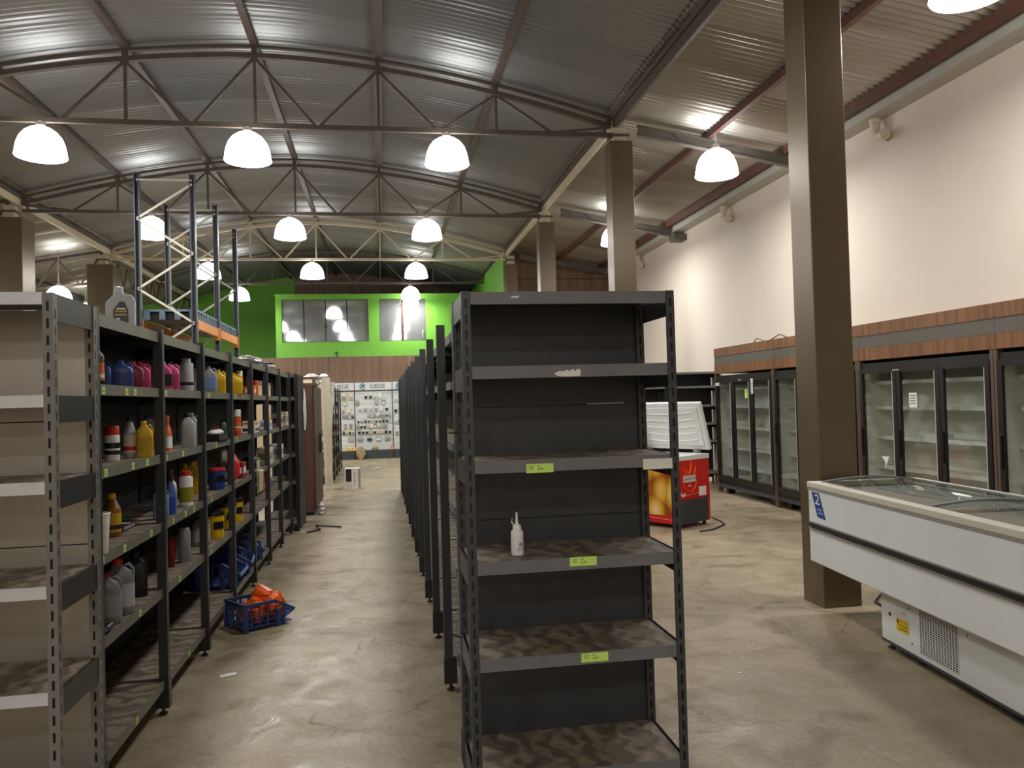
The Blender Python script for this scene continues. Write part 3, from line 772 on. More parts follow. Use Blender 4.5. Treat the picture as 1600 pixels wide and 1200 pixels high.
spraycan('orange spray can behind the small orange box',-1.24,7.80,L1,.058,.18,'pl_orange','pl_orange','pl_rust')
spraycan('second orange spray can at the end of the fifth bay',-1.20,7.98,L1,.055,.15,'pl_orange','pl_red')
# second shelf
spraycan('white spray can with red cap alone in the first bay',-1.262,4.02,L2,.066,.165,'pl_white','pl_red','pl_black')
bottle('silver spray bottle with white label beside the yellow bottle',-1.245,4.23,L2,.058,.205,'pl_silver','pl_black','pl_cream','pl_red',shoulder=.6,neck=.45)
jug('bright yellow bottle by the second post on the second shelf',-1.175,4.235,L2,.075,.18,'pl_yellow','pl_yellow','pl_mustard')
trigger('orange bottle with orange nozzle on the second shelf of the second bay',-1.222,4.83,L2,.085,.20,'pl_orange','pl_rust','pl_white')
jug('translucent grey jug at the back of the second bay',-1.38,5.05,L2,.10,.205,'pl_grey','pl_black')
jug('translucent grey jug in front, right end of the second bay',-1.175,5.14,L2,.085,.205,'pl_pale_grey','pl_black')
jug('translucent grey jug just past the third post',-1.235,5.52,L2,.085,.21,'pl_pale_grey','pl_white')
tr_ = thing('display_tray','black display tray holding white-topped tubs in the third bay','tray',(-1.19,6.0,L2))
MB().box(-.06,.06,-.17,.17,0,.006).box(-.06,-.055,-.17,.17,0,.055).box(.055,.06,-.17,.17,0,.055).box(-.06,.06,-.17,-.165,0,.055).box(-.06,.06,.165,.17,0,.055).build('tray_body','pl_black',tr_)
for i in range(3):
    t = thing('tub','small white-topped tub in the black tray, %s of three' % ('nearest','middle','farthest')[i],'tub',(-1.185,5.89+.11*i,L2+.007),0,'tubs in the black tray')
    MB().lathe([(.03,0),(.034,.045)],16).build('body','pl_dark_red',t,smooth=True); MB().lathe([(.036,.045),(.036,.055),(.02,.07),(.006,.075)],16).build('lid','pl_white',t,smooth=True); MB().lathe([(.005,.075),(.003,.10)],10).build('nozzle','pl_red',t)
bottle('dark green bottle beside the orange can of the fourth bay',-1.27,6.72,L2,.06,.145,'pl_green','pl_black')
spraycan('orange can with white cap on the second shelf of the fourth bay',-1.195,6.93,L2,.064,.22,'pl_rust','pl_white','pl_orange')
carton('long white box in front on the second shelf of the fifth bay',-1.20,7.62,L2,.12,.24,.062,'pl_white','pl_black')
carton('white box stacked on the long box of the fifth bay',-1.20,7.64,L2+.0635,.11,.20,.045,'pl_cream','pl_rust')
jug('amber jug behind the white boxes of the fifth bay',-1.36,7.68,L2,.14,.20,'pl_amber','pl_mustard')
bottle('yellow squeeze bottle on the second shelf of the sixth bay',-1.19,8.72,L2,.06,.19,'pl_yellow','pl_yellow','pl_mustard')
carton('white carton beside the yellow squeeze bottle',-1.19,8.56,L2,.11,.12,.10,'pl_white','pl_grey')
carton('grey carton on the second shelf of the seventh bay',-1.20,9.45,L2,.12,.22,.15,'pl_pale_grey','pl_dark_red')
carton('white tall carton at the end of the left row, second shelf',-1.19,9.95,L2,.12,.18,.17,'pl_cream','pl_grey')
# third shelf
t = thing('paper_cup','white paper cup at the near end of the third shelf','cup',(-1.168,3.535,L3))
MB().lathe([(.033,0),(.034,.002),(.044,.165)],20,capt=False).build('wall','paper_white',t,smooth=True); MB().lathe([(.044,.162),(.0465,.165),(.044,.168)],20,capb=False,capt=False).build('rolled_rim','plastic_white',t,smooth=True)
bottle('amber oil bottle with yellow cap on the third shelf',-1.262,4.00,L3,.078,.20,'pl_amber','pl_yellow','pl_mustard','pl_black',shoulder=.62,neck=.42)
carton('flat black tool lying on the third shelf of the first bay',-1.30,4.22,L3,.10,.22,.03,'pl_black','pl_grey',name='tool_case')
jug('pale blue jug half hidden by the second post on the third shelf',-1.19,4.56,L3,.08,.17,'pl_sky','pl_white')
trigger('blue bottle with big black spray head in the second bay',-1.185,4.73,L3,.10,.245,'pl_blue','pl_black','pl_deep_blue')
bottle('pale bottle with red cap between the blue and white bottles',-1.24,4.98,L3,.06,.20,'pl_cream','pl_red','pl_pale_grey')
bottle('white bottle with red cap and olive label in the second bay',-1.185,5.10,L3,.08,.21,'pl_white','pl_red','pl_olive',shoulder=.8,neck=.6)
for i, (x, y) in enumerate(((-1.33,5.72),(-1.30,5.82),(-1.33,5.92),(-1.33,6.02))):
    jug('tall yellow jug on the third shelf, %s of four in a row' % ORD[i],x,y,L3,.085,.215,'pl_mustard','pl_yellow',group='yellow jugs on the third shelf')
pail('blue tub with red lid before the yellow jugs',-1.195,6.06,L3,.12,.165,'pl_deep_blue','pl_red')
def softpack(name, label, x, y, z, sx, sy, sz, m, cat='bag', rz=0, seed=0, tilt=0, group=None, seam=True):
    """crumpled soft package"""
    rnd = random.Random(seed); t = thing(name, label, cat, (x,y,z), rz, group); n, mm = 14, 9
    b = MB(); 
    for j in range(mm):
        v = j/(mm-1); zz = sz*v
        full = math.sin(PI*min(max(v*.9+.06,0),1))**.55
        for i in range(n):
            a = 2*PI*i/n; k = 1+rnd.uniform(-.16,.16)*(2.0 if m == 'plastic_film' else 1)
            b.v.append((sx/2*math.cos(a)*full*k, sy/2*math.sin(a)*(.75+.25*full)*k, zz+rnd.uniform(-.02,.02)*sz*(0<j<mm-1)))
    for j in range(mm-1):
        for i in range(n): b.f.append((j*n+i,j*n+(i+1)%n,(j+1)*n+(i+1)%n,(j+1)*n+i))
    b.f.append(tuple(reversed(range(n)))); b.f.append(tuple((mm-1)*n+i for i in range(n)))
    o = b.build('pouch',m,t,smooth=True)
    if seam: MB().box(-sx*.1,sx*.1,-sy*.36,sy*.36,sz*.97,sz*1.04).build('seal',m,t)
    if tilt: t.rotation_euler = (tilt,0,rz)
    return t
softpack('goods_pouch','red and white pouch on the third shelf of the fourth bay',-1.20,6.74,L3,.10,.20,.20,'pl_red',seed=3)
carton('red box under the red pouch, right of it on the third shelf',-1.20,6.98,L3,.10,.16,.13,'pl_dark_red','pl_white')
softpack('goods_pouch','white pouch leaning behind the red pouch',-1.30,6.88,L3,.10,.22,.24,'pl_cream',seed=4)
t = thing('blister_pack','green-topped clear pack with orange tool hanging at the fifth bay','pack',(-1.113,7.48,.80))
MB().box(-.004,.0,-.085,.085,.0,.30).build('card','pl_pale_green',t); MB().loft([(.02,.02,.07,.02,0),(.20,.022,.06,.02,0),(.21,.01,.03,.02,0)],14,3).build('blister','pl_cream',t,smooth=True); MB().prism([(-.05,.03),(.05,.03),(.015,.20),(-.01,.20)],.0405,.044,'x').build('tool','pl_orange',t)
carton('white and olive box on the third shelf of the sixth bay',-1.20,8.50,L3,.13,.26,.17,'pl_cream','pl_olive')
carton('white box on the third shelf of the seventh bay',-1.20,9.40,L3,.13,.22,.16,'pl_white','pl_grey')
softpack('goods_pouch','dark round package on the third shelf of the fifth bay',-1.25,7.98,L3,.18,.26,.12,'pl_black',seed=9)
softpack('goods_pouch','black crumpled bag on the third shelf of the seventh bay',-1.24,9.80,L3,.2,.3,.15,'pl_black',seed=19)
# fourth shelf
jug('grey oil jug with dark red cap hidden behind the near post',-1.30,3.66,L4,.11,.215,'pl_oil_grey','pl_dark_red')
jug('grey oil jug with dark red cap, left one of the pair',-1.205,3.74,L4,.115,.225,'pl_oil_grey','pl_dark_red','pl_grey')
jug('grey oil jug with bright red cap and white label',-1.205,3.905,L4,.125,.25,'pl_oil_grey','pl_red','pl_pale_grey')
t = thing('small_can','small black can lying beside the grey oil jugs','can',(-1.160,3.60,L4+.0165)); MB().lathe([(.016,-.03),(.016,.03)],14).build('body','pl_black',t,smooth=True,rot=(PI/2,0,0)); MB().lathe([(.012,.03),(.012,.031)],14).build('end','pl_grey',t,rot=(PI/2,0,0))
jug('dark jug beside the second post on the fourth shelf',-1.23,4.25,L4,.10,.22,'pl_black','pl_black')
bottle('dark red tube on the fourth shelf of the second bay',-1.25,4.98,L4,.045,.19,'pl_dark_red','pl_black',shoulder=.85,neck=.7)
bottle('black bottle left of the dark red tube',-1.27,4.86,L4,.06,.20,'pl_black','pl_black','pl_grey')
bottle('plain grey canister on the fourth shelf of the second bay',-1.205,5.12,L4,.072,.205,'pl_grey','pl_pale_grey',shoulder=.86,neck=.75,capfrac=.05)
bottle('small grey bottle behind the grey canister',-1.27,5.24,L4,.05,.17,'pl_pale_grey','pl_black')
jug('clear plastic jug left of the first yellow pail',-1.235,5.70,L4,.12,.195,'pl_grey','pl_black','pl_pale_grey')
for i, (y, s_) in enumerate(((5.98,.155),(6.47,.15),(6.78,.15))):
    pail('yellow pail with dark lid on the fourth shelf, %s of three' % ORD[i],-1.21,y,L4,s_,.20,'pl_yellow','pl_black','yellow pails on the fourth shelf')
# base shelf: blue baskets, cloth
def basket(label, x, y, z, rz, W=.30, D=.40, H=.17, group=None):
    """plastic crate: corner posts, rim, slats and a low scooped front (local +y)"""
    t = thing('plastic_basket', label, 'basket', (x,y,z), rz, group); m = 'basket_blue'; lo = H*.45
    MB().box(-W/2,W/2,-D/2,D/2,.02,.028).build('bottom',m,t)
    for sx in (-1,1):
        MB().box(sx*W/2-.014,sx*W/2+.014,-D/2-.01,-D/2+.022,0,H).build('corner_post',m,t)
        MB().box(sx*W/2-.012,sx*W/2+.012,D/2-.12,D/2-.09,0,lo+.03).build('corner_post',m,t)
        MB().prism([(-D/2,H-.022),(D*.12,H-.022),(D/2+.02,lo+.005),(D/2+.03,lo+.02),(D*.14,H),(-D/2,H)],sx*W/2-.006,sx*W/2+.006,'x').build('side_rim',m,t)
        for k in range(5):
            yy = -D/2+.05+k*.062; hh = H-.02 if yy < D*.12 else H-.06
            MB().box(sx*W/2-.003,sx*W/2+.003,yy-.007,yy+.007,.025,hh).build('side_slat',m,t)
        for zz in (.06,.10): MB().box(sx*W/2-.0025,sx*W/2+.0025,-D/2,D*.2,zz-.004,zz+.004).build('side_rail',m,t)
    for k in range(6):
        xx = -W/2+W*(k+.5)/6; MB().box(xx-.006,xx+.006,-D/2-.003,-D/2+.003,.025,H-.02).build('back_slat',m,t)
    for zz in (.065,.11): MB().box(-W/2,W/2,-D/2-.0025,-D/2+.0025,zz-.004,zz+.004).build('back_rail',m,t)
    MB().box(-W/2,W/2,-D/2-.008,-D/2+.012,H-.025,H).build('back_rim',m,t)
    MB().bar((-W/2,D/2+.02,lo+.012),(W/2,D/2+.02,lo+.012),.014,.02).build('front_rim','pl_sky',t)
    MB().prism([(D/2-.11,.026),(D/2-.10,.026),(D/2+.02,lo),(D/2+.012,lo)],-W/2,W/2,'x').build('scoop',m,t)
    return t
for i, (y, nm) in enumerate(((6.60,'nearest of three'),(7.04,'middle of three'),(7.62,'farthest of three'))):
    basket('blue plastic basket on the bottom shelf, '+nm,-1.28,y,L0,-PI/2+.1*i,.34,.30,.20,'blue baskets on the bottom shelf')
# open basket on the floor with orange bags
basket('blue plastic basket standing on the floor full of orange bags',-.915,6.02,0,-PI/2+.62,.29,.36,.195)
for i, (dx, dy, z, sx, sy, sz, m, rz, tl) in enumerate(((-.02,-.02,.035,.16,.22,.16,'orange_bag',.3,0),(.09,.04,.035,.15,.2,.17,'orange_bag',1.1,0),(.03,.06,.13,.16,.22,.12,'orange_bag',.6,.15),(-.10,-.06,.035,.10,.14,.13,'red_bag',.1,0),(.12,-.02,.12,.10,.16,.10,'orange_bag',-.4,.2))):
    softpack('snack_bag',('orange bag at the back of the floor basket','orange bag in the scooped front of the floor basket','topmost orange bag in the floor basket','red printed bag seen through the basket slats','small orange bag leaning on the basket rim')[i],-.915+dx,6.02+dy,z,sx,sy,sz,m,rz=rz,seed=20+i,tilt=tl,group='bags in the floor basket')
# crumpled film on top of the row, papers on the floor
for i, (y, sx, sy, sz, lab) in enumerate(((8.35,.3,.5,.10,'clear crumpled plastic bag on top of the left row, nearer one'),(9.35,.3,.45,.09,'white crumpled plastic bag on top of the left row, farther one'))):
    softpack('plastic_bag',lab,-1.33,y,RH+.005,sx,sy,sz,'plastic_film',seed=40+i,seam=False)
def scrap(label, x, y, sx, sy, rz, m='paper_white', cat='scrap', group='litter on the floor'):
    o = MB().prism([(-sx/2,-sy/2),(sx*.45,-sy*.4),(sx/2,sy*.35),(0,sy/2),(-sx*.5,sy*.3)],.001,.004,'z').build('litter', m, None, loc=(x,y,0), rot=(0,0,rz)); tag(o,label,cat,group)
scrap('small white scrap of plastic on the floor by the left row',-.93,4.93,.10,.05,.4); scrap('tiny white scrap on the floor before the big column',1.95,4.25,.02,.015,.2)
scrap('pale scrap on the floor near the far display, left',-.78,19.6,.22,.10,.1,'cardboard'); scrap('pale scrap on the floor near the far display, right',-.15,19.9,.25,.10,.5,'paper_white')
o = MB().tube([(-.95,10.15,.010),(-.80,10.3,.012),(-.88,10.55,.03),(-.70,10.55,.012),(-.55,10.45,.012)],.010,6).build('black_strap','rubber_black'); tag(o,'black strap lying on the floor past the left row','strap')
# big cut-out bottle on top of the row
t = thing('display_bottle','large pale display bottle with black label standing on top of the left row','display',(-1.345,4.45,RH+.003),math.radians(12)); t.scale = (.80,.80,.70)
MB().prism([(-.085,0),(.088,0),(.09,.235),(.075,.275),(.02,.285),(.018,.31),(-.03,.31),(-.034,.28),(-.085,.215)],-.035,.035).build('body','pl_pale_grey',t,bevel=.008)
MB().prism([(-.04,.02),(.05,.02),(.05,.16),(.028,.225),(.0,.225),(-.04,.16)],-.0385,-.035).build('label','pl_black',t)
for z, m, a, b in ((.165,'pl_white',-.02,.035),(.145,'pl_mustard',-.03,.04),(.12,'pl_mustard',-.03,.04),(.09,'pl_white',-.02,.0),(.06,'pl_white',.015,.035),(.035,'pl_white',.01,.03)):
    MB().box(a,b,-.0395,-.0385,z,z+.011).build('label_print',m,t)
MB().lathe([(.026,.31),(.026,.335),(.02,.34)],14,-.006,0).build('cap','pl_pale_grey',t)

# glue bottle on the front rack
t = thing('glue_bottle','small white glue bottle with open nozzle cap on the front rack','bottle',(.511,3.085,.968),.4)
MB().lathe([(.0235,0),(.0245,.004),(.0245,.088),(.022,.094),(.0165,.099)],22).build('body','plastic_white',t,smooth=True)
MB().lathe([(.0168,.098),(.0172,.112),(.013,.118)],18).build('collar','plastic_white',t,smooth=True)
MB().lathe([(.0075,.118),(.006,.128),(.0035,.160),(.003,.166)],14).build('nozzle','plastic_white',t,smooth=True)
MB().tube([(-.012,0,.117),(-.022,0,.125),(-.024,0,.135),(-.021,0,.142)],[.003,.0025,.003,.006],8).build('cap','plastic_white',t,smooth=True)
MB().lathe([(.0248,.012),(.0248,.075)],22,capb=False,capt=False).build('label','pl_white',t,smooth=True)
MB().box(-.007,.007,-.0256,-.0248,.036,.050).box(-.016,.016,-.0254,-.0248,.018,.0195).box(-.016,.014,-.0254,-.0248,.024,.0255).box(-.014,.016,-.0254,-.0248,.029,.0305).build('label_print','pl_grey',t)

# ================================================================== BIG WHITE CHEST FREEZER
ANG = math.atan2(-.0995,.995)
t = thing('chest_freezer','long white glass-top chest freezer with a blue number two, right foreground','freezer',(2.974,5.252,0),ANG)
LN, WD = 2.62, .80                       # local: x = width to the right, y = 0 at far end, -LN near
W_ = 'appliance_white'
MB().box(0,WD,-LN,0,.378,.888).build('cabinet',W_,t,bevel=.008)
rim = MB().box(-.006,.075,-LN-.006,.006,.900,.938).box(WD-.06,WD+.006,-LN-.006,.006,.900,.938).box(.075,WD-.06,-.06,.006,.900,.938).box(.075,WD-.06,-LN-.006,-LN+.06,.900,.938).build('top_rim','rim_beige',t,bevel=.004)
MB().box(-.004,WD+.004,-LN-.004,.004,.884,.900).build('rim_band','rim_grey',t)
st = MB().box(-.012,0,-LN,-.022,.626,.654).build('bumper','rubber_black',t,bevel=.004)
MB().box(-.015,-.001,-LN,-.022,.612,.622).build('bumper_trim','chrome',t,bevel=.002); MB().box(-.010,-.001,-LN,-.022,.656,.664).build('bumper_shade','rim_grey',t)
base = MB().box(.10,WD-.08,-LN+.1,-.76,.055,.378).build('base',W_,t,bevel=.004)
MB().box(.094,.100,-LN+.1,-.76,.045,.060).build('base_rail','slate',t)
# grille: real bars over a flat black plate, shade of the holes put into colour
gy0, gy1 = -1.52, -1.17
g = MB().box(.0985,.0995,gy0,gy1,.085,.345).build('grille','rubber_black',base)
for k in range(21):
    z = .087+k*.0126; MB().box(.0978,.0985,gy0,gy1,z,z+.0046).build('grille_slat',W_,g)
for k in range(15): MB().box(.0979,.0985,gy0+.0247*k,gy0+.0247*k+.006,.087,.345).build('grille_bar',W_,g)
MB().box(.0985,.0997,-1.06,-.93,.15,.225).build('warning_label','label_yellow',base); MB().box(.0983,.0985,-1.05,-.95,.165,.170).box(.0983,.0985,-1.05,-.96,.185,.19).box(.0983,.0985,-.955,-.94,.195,.215).build('warning_print','ink',base)
MB().box(.0985,.0997,-1.04,-.92,.235,.28).build('pale_sticker','label_pale',base); MB().box(.0983,.0985,-1.03,-.99,.262,.268).build('sticker_print','pl_pink',base)
MB().lathe([(.012,0),(.012,.003)],14).build('lock','slate',base,loc=(.0995,-.86,.225),rot=(0,-PI/2,0))
for yy, z in ((-1.07,.31),(-1.09,.115),(-1.60,.31)): MB().lathe([(.005,0),(.005,.003)],10).build('screw','slate',base,loc=(.0995,yy,z),rot=(0,-PI/2,0))
for yy in (-.80,-1.12,-1.9,-2.45): 
    for xx in (.14,WD-.12): MB().lathe([(.022,0),(.022,.01),(.009,.014),(.009,.056)],10,xx,yy).build('foot','slate',t)
# interior and curved sliding lids
MB().box(.10,WD-.08,-LN+.08,-.08,.8885,.892).build('interior_floor','fridge_inner',t)
def curved_lid(ya, yb, z, nm):
    b = MB(); n = 14; xa, xb = .075, WD-.06
    prof = [(xa+(xb-xa)*i/n, z+.028*math.sin(PI*i/n)) for i in range(n+1)]
    for i in range(n):
        (x0,z0),(x1,z1) = prof[i],prof[i+1]
        b.add([(x0,ya,z0),(x1,ya,z1),(x1,yb,z1),(x0,yb,z0)],[(0,1,2,3)])
    o = b.build('lid','lid_glass',t,smooth=True)
    for y_ in (ya,yb):
        e = MB()
        for i in range(n):
            (x0,z0),(x1,z1) = prof[i],prof[i+1]; e.bar((x0,y_,z0),(x1,y_,z1),.035,.012)
        e.build('lid_frame','lid_grey',o)
    for x_ in (xa,xb): MB().box(x_-.008,x_+.008,ya,yb,z-.008,z+.006).build('lid_rail','lid_grey',o)
    MB().bar(((xa+xb)/2-.06,yb-.04,z+.034),((xa+xb)/2+.06,yb-.04,z+.034),.02,.014).build('lid_handle','lid_grey',o)
curved_lid(-1.36,-.07,.936,'far'); curved_lid(-LN+.07,-1.30,.925,'near')
# number label: slanted blue patch on the long side, read from -x
lab = MB().prism([(-.055,.872),(-.175,.872),(-.265,.70),(-.140,.705)],-.0012,0,'x').build('number_label','label_blue',t)
SIDE = Matrix.Rotation(-PI/2,4,'Z') @ FRONT
text('number_print','2',.10,'plastic_white',lab,T(-.0016,-.142,.822) @ SIDE @ Matrix.Diagonal((1.7,1,1,1)),.0003)
MB().prism([(-.135,.765),(-.205,.765),(-.212,.752),(-.142,.752)],-.0018,-.0012,'x').prism([(-.150,.742),(-.225,.742),(-.23,.728),(-.156,.728)],-.0018,-.0012,'x').build('label_small_print','pl_sky',lab)
text('side_print','H · M',.022,'pl_black',t,T(-.001,-.028,.79) @ SIDE @ Matrix.Rotation(PI/2,4,'Z'),.0003)
# power cord
o = MB().tube([(3.33,4.66,.03),(3.45,4.85,.012),(3.50,5.1,.012),(3.56,5.4,.012),(3.75,5.6,.012)],.008,6).build('power_cord','rubber_black'); tag(o,'black power cord behind the foot of the big column','cord')

# ================================================================== RED OPEN FREEZER
RA = math.atan2(.32,.519)
t = thing('display_freezer','red chest freezer with bread picture and its white lid open','freezer',(3.405,8.905,0),RA)
RW, RL, RHH = .62, 1.10, .855            # local x = short side (logo), y = long side
m = 'freezer_red'
MB().box(0,RW,0,RL,.05,RHH-.055).build('cabinet',m,t,bevel=.006)
# white top frame (open)
MB().box(-.004,RW+.004,-.004,.07,RHH-.055,RHH).box(-.004,RW+.004,RL-.07,RL+.004,RHH-.055,RHH).box(-.004,.07,.07,RL-.07,RHH-.055,RHH).box(RW-.07,RW+.004,.07,RL-.07,RHH-.055,RHH).build('top_frame',W_,t,bevel=.004)
# logo side (local y=0 face, read from -y)
lg = MB().box(.02,RW-.05,-.004,0,.05,.335).build('grille_panel','grille_dark',t)
for k in range(12): MB().box(.04,RW-.07,-.007,-.004,.075+.02*k,.083+.02*k).build('grille_slat','slate',lg)
MB().box(.0,RW,-.005,.0,.335,.345).build('panel_edge','pl_dark_red',t)
cx, cz = .22, .57
ring = [(cx+.135*math.cos(a)*(1 if True else 1), cz+.02+.17*math.sin(a)) for a in [PI*(1.0+ .93*i/14) for i in range(15)]]
b = MB()
for (xa,za),(xb,zb) in zip(ring,ring[1:]): b.bar((xa,-.003,za),(xb,-.003,zb),.004,.016,upv=(0,1,0))
b.build('logo_bowl','pl_orange',t)
MB().box(cx-.12,cx+.12,-.0045,0,cz-.03,cz+.05).build('logo_plate','label_pale',t,rot=(0,0,0))
text('logo_text','LAVEZOO',.050,'pl_black',t,T(cx,-.005,cz+.008) @ FRONT,.0003)
text('logo_word','SUL',.040,'label_pale',t,T(cx,-.002,cz-.075) @ FRONT,.0004)
for dx, dz, a, l in ((-.075,.075,.55,.11),(.0,.085,-.25,.16),(.075,.06,-.35,.12),(-.02,.06,.3,.08)):
    bb = MB().loft([(0,.004,.014,0,0),(l*.5,.004,.022,0,0),(l,.003,.006,0,0)],10,2).build('logo_corn','pl_orange',t,rot=(a,0,PI/2)); bb.location = (cx+dx,-.002,cz+dz-.02)
    bb.rotation_euler = (0,-a,0)
MB().box(.40,.54,-.003,0,.36,.47).build('white_notice','paper_white',t); MB().prism([(.05,.385),(.09,.37),(.14,.39),(.13,.42),(.08,.40),(.05,.43)],-.002,0).build('logo_fish','label_pale',t); MB().bar((.15,-.001,.385),(.38,-.001,.40),.002,.008,upv=(0,1,0)).build('logo_line','label_pale',t)
# bread picture on the long side (local x=0 face)
MB().box(-.004,0,.03,RL-.03,.15,RHH-.06).build('bread_picture','bread_print',t)
MB().box(-.003,0,.02,RL-.02,.06,.148).build('red_footer','freezer_red',t); MB().bar((-.004,.03,.10),(-.004,RL-.1,.135),.002,.007,upv=(1,0,0)).build('white_swoosh','label_pale',t)
for xx in (.05,RW-.05):
    for yy in (.06,RL-.06): MB().lathe([(.02,0),(.02,.05)],10,xx,yy).build('foot','rubber_black',t)
# interior
MB().box(.07,RW-.07,.07,RL-.07,RHH-.056,RHH-.052).build('liner','fridge_inner',t)
# open lid hinged on the far long side (local x=RW)
lid = MB().box(-.62,0,0,RL,0,.055).build('lid',W_,t,bevel=.014); lid.location = (RW+.03,0,RHH+.035); lid.rotation_euler = (0,math.radians(72),0)
lid['label'] = 'white open lid with moulded waves'
MB().box(-.56,-.06,.06,RL-.06,-.012,0).build('inner_panel','appliance_white',lid,bevel=.006)
for k in range(5):
    xk = -.50+k*.09; pts_ = [(xk+.03*math.sin(PI*i/10),.12+(RL-.24)*i/10,-.012) for i in range(11)]
    MB().tube(pts_,.009,6).build('moulded_rib','appliance_white',lid,smooth=True)
for yy in (.14,RL-.20): MB().box(RW-.03,RW+.045,yy,yy+.07,RHH-.01,RHH+.045).build('hinge','lid_grey',t,bevel=.004)
o = MB().tube([(3.97,9.28,.06),(4.08,9.25,.012),(4.03,9.05,.012),(3.75,8.75,.012),(3.55,8.66,.012)],.008,6).build('power_cord','rubber_black'); tag(o,'thin black cord of the red freezer on the floor','cord')

# ================================================================== GLASS-DOOR COOLERS ON THE RIGHT WALL
XF = 5.345
def cooler(label, ya, yb, doors, stuff=()):
    """facing -x; local x toward the wall, local y along the hall"""
    t = thing('glass_door_cooler', label, 'cooler', (XF,ya,0), 0, 'glass-door coolers along the white wall'); L = yb-ya; D = .545
    MB().box(.10,D,0,L,.17,.19).box(.10,D,0,L,1.84,1.86).box(D-.02,D,0,L,.19,1.84).box(.05,D,0,.02,.19,1.84).box(.05,D,L-.02,L,.19,1.84).build('cabinet','fridge_inner',t)
    MB().box(.0,.10,0,L,.15,.275).build('sill','fridge_frame',t); MB().box(-.012,.06,0,L,.095,.15).build('base_rail','slate',t)
    MB().box(.0,.10,0,L,1.80,1.87).build('top_rail','fridge_frame',t)
    for yy in (0,L-.035): MB().box(-.02,.05,yy,yy+.035,.02,1.90).build('side_trim','fridge_trim',t)
    for yy in (.2,L-.25): MB().box(.06,.16,yy,yy+.10,0,.095).build('foot','rubber_black',t); 
    for z in (.42,.72,1.05,1.38,1.66):
        sh = MB().box(.18,.50,.03,L-.03,z-.018,z).build('shelf','fridge_shelf',t)
        MB().box(.172,.18,.03,L-.03,z-.028,z+.012).build('price_rail','fridge_shelf',sh)
    w = (L-.07)/doors
    for k in range(doors):
        a = .035+w*k; b = a+w
        d = MB().box(-.03,.0,a+.004,a+.06,.20,1.81).box(-.03,.0,b-.06,b-.004,.20,1.81).box(-.03,.0,a+.06,b-.06,.20,.285).box(-.03,.0,a+.06,b-.06,1.755,1.81).build('door','fridge_frame',t)
        MB().box(-.018,-.012,a+.06,b-.06,.285,1.755).build('pane','pane_glass',d)
        MB().box(-.034,-.03,a+.058,a+.066,.29,1.75).build('door_gasket','gutter_grey',d)
        MB().box(-.052,-.03,b-.045,b-.03,.85,1.15).build('handle','fridge_frame',d,bevel=.004)
    return t, w
c1, w1 = cooler('glass-door cooler next to the black racks, farthest along the wall',10.235,12.16,3)
c2, w2 = cooler('glass-door cooler mostly hidden behind the big brown column',8.255,10.225,3)
c3, w3 = cooler('glass-door cooler right of the big column, above the freezer glass',6.225,8.245,3)
c4, w4 = cooler('glass-door cooler cut off at the right edge of the view',4.20,6.215,3)
def notice(par, y, z, w, h, m, lines=4):
    o = MB().box(-.0335,-.0325,y-w/2,y+w/2,z-h/2,z+h/2).build('paper_notice',m,par)
    b = MB()
    for k in range(lines): b.box(-.0342,-.0335,y-w*.35,y+w*.35,z+h*(.3-.18*k),z+h*(.3-.18*k)+h*.05)
    b.build('notice_print','ink' if m != 'tag_lime' else 'pl_olive',o)
notice(c1,.60,1.68,.07,.22,'paper_white',5); notice(c1,.79,1.57,.09,.13,'tag_lime',2); notice(c1,1.80,1.735,.15,.05,'label_pale',1)
notice(c3,1.07,1.46,.12,.15,'paper_white',4); MB().prism([(.29+1.2,.86),(1.62,.86),(1.56,.80),(1.55,.74),(1.52,.80)],-.033,-.0325,'x').build('torn_notice','paper_white',c3); MB().box(-.036,-.03,1.28,1.38,1.772,1.784).build('door_badge','pl_pale_grey',c3)
MB().box(-.036,-.03,.95,1.03,1.775,1.79).build('door_badge','pl_pale_grey',c1)
o = MB().box(.2,.4,.05,.6,0,.10).build('carton','pl_cream',None,loc=(XF,11.45,1.051),bevel=.004); tag(o,'pale carton left on a shelf of the farthest cooler','box')
o = MB().box(.185,.30,.1,.42,0,.06).build('carton','fridge_shelf',None,loc=(XF,7.05,1.051),bevel=.004); tag(o,'white carton on a shelf of the cooler right of the column','box')
# continuous wood header over all coolers
h = thing('cooler_header','wood and grey striped header board over all the coolers','header',(XF-.005,4.2,0))
y = 0.0
while y < 7.9:
    b_ = min(y+2.0,7.975)
    MB().box(-.01,.55,y+.002,b_-.002,1.905,2.04).build('lower_board','wood_header',h); MB().box(-.004,.55,y+.002,b_-.002,2.042,2.178).build('grey_stripe','stripe_grey',h); MB().box(-.01,.55,y+.002,b_-.002,2.18,2.31).build('upper_board','wood_header',h); y += 2.0
o = MB().tube([(5.65,11.5,2.312),(5.6,11.2,2.40),(5.6,10.9,2.32),(5.65,10.6,2.41),(5.6,10.2,2.315)],.008,6).build('loose_cable','rubber_black'); tag(o,'loose black cable lying on top of the cooler header','cable')
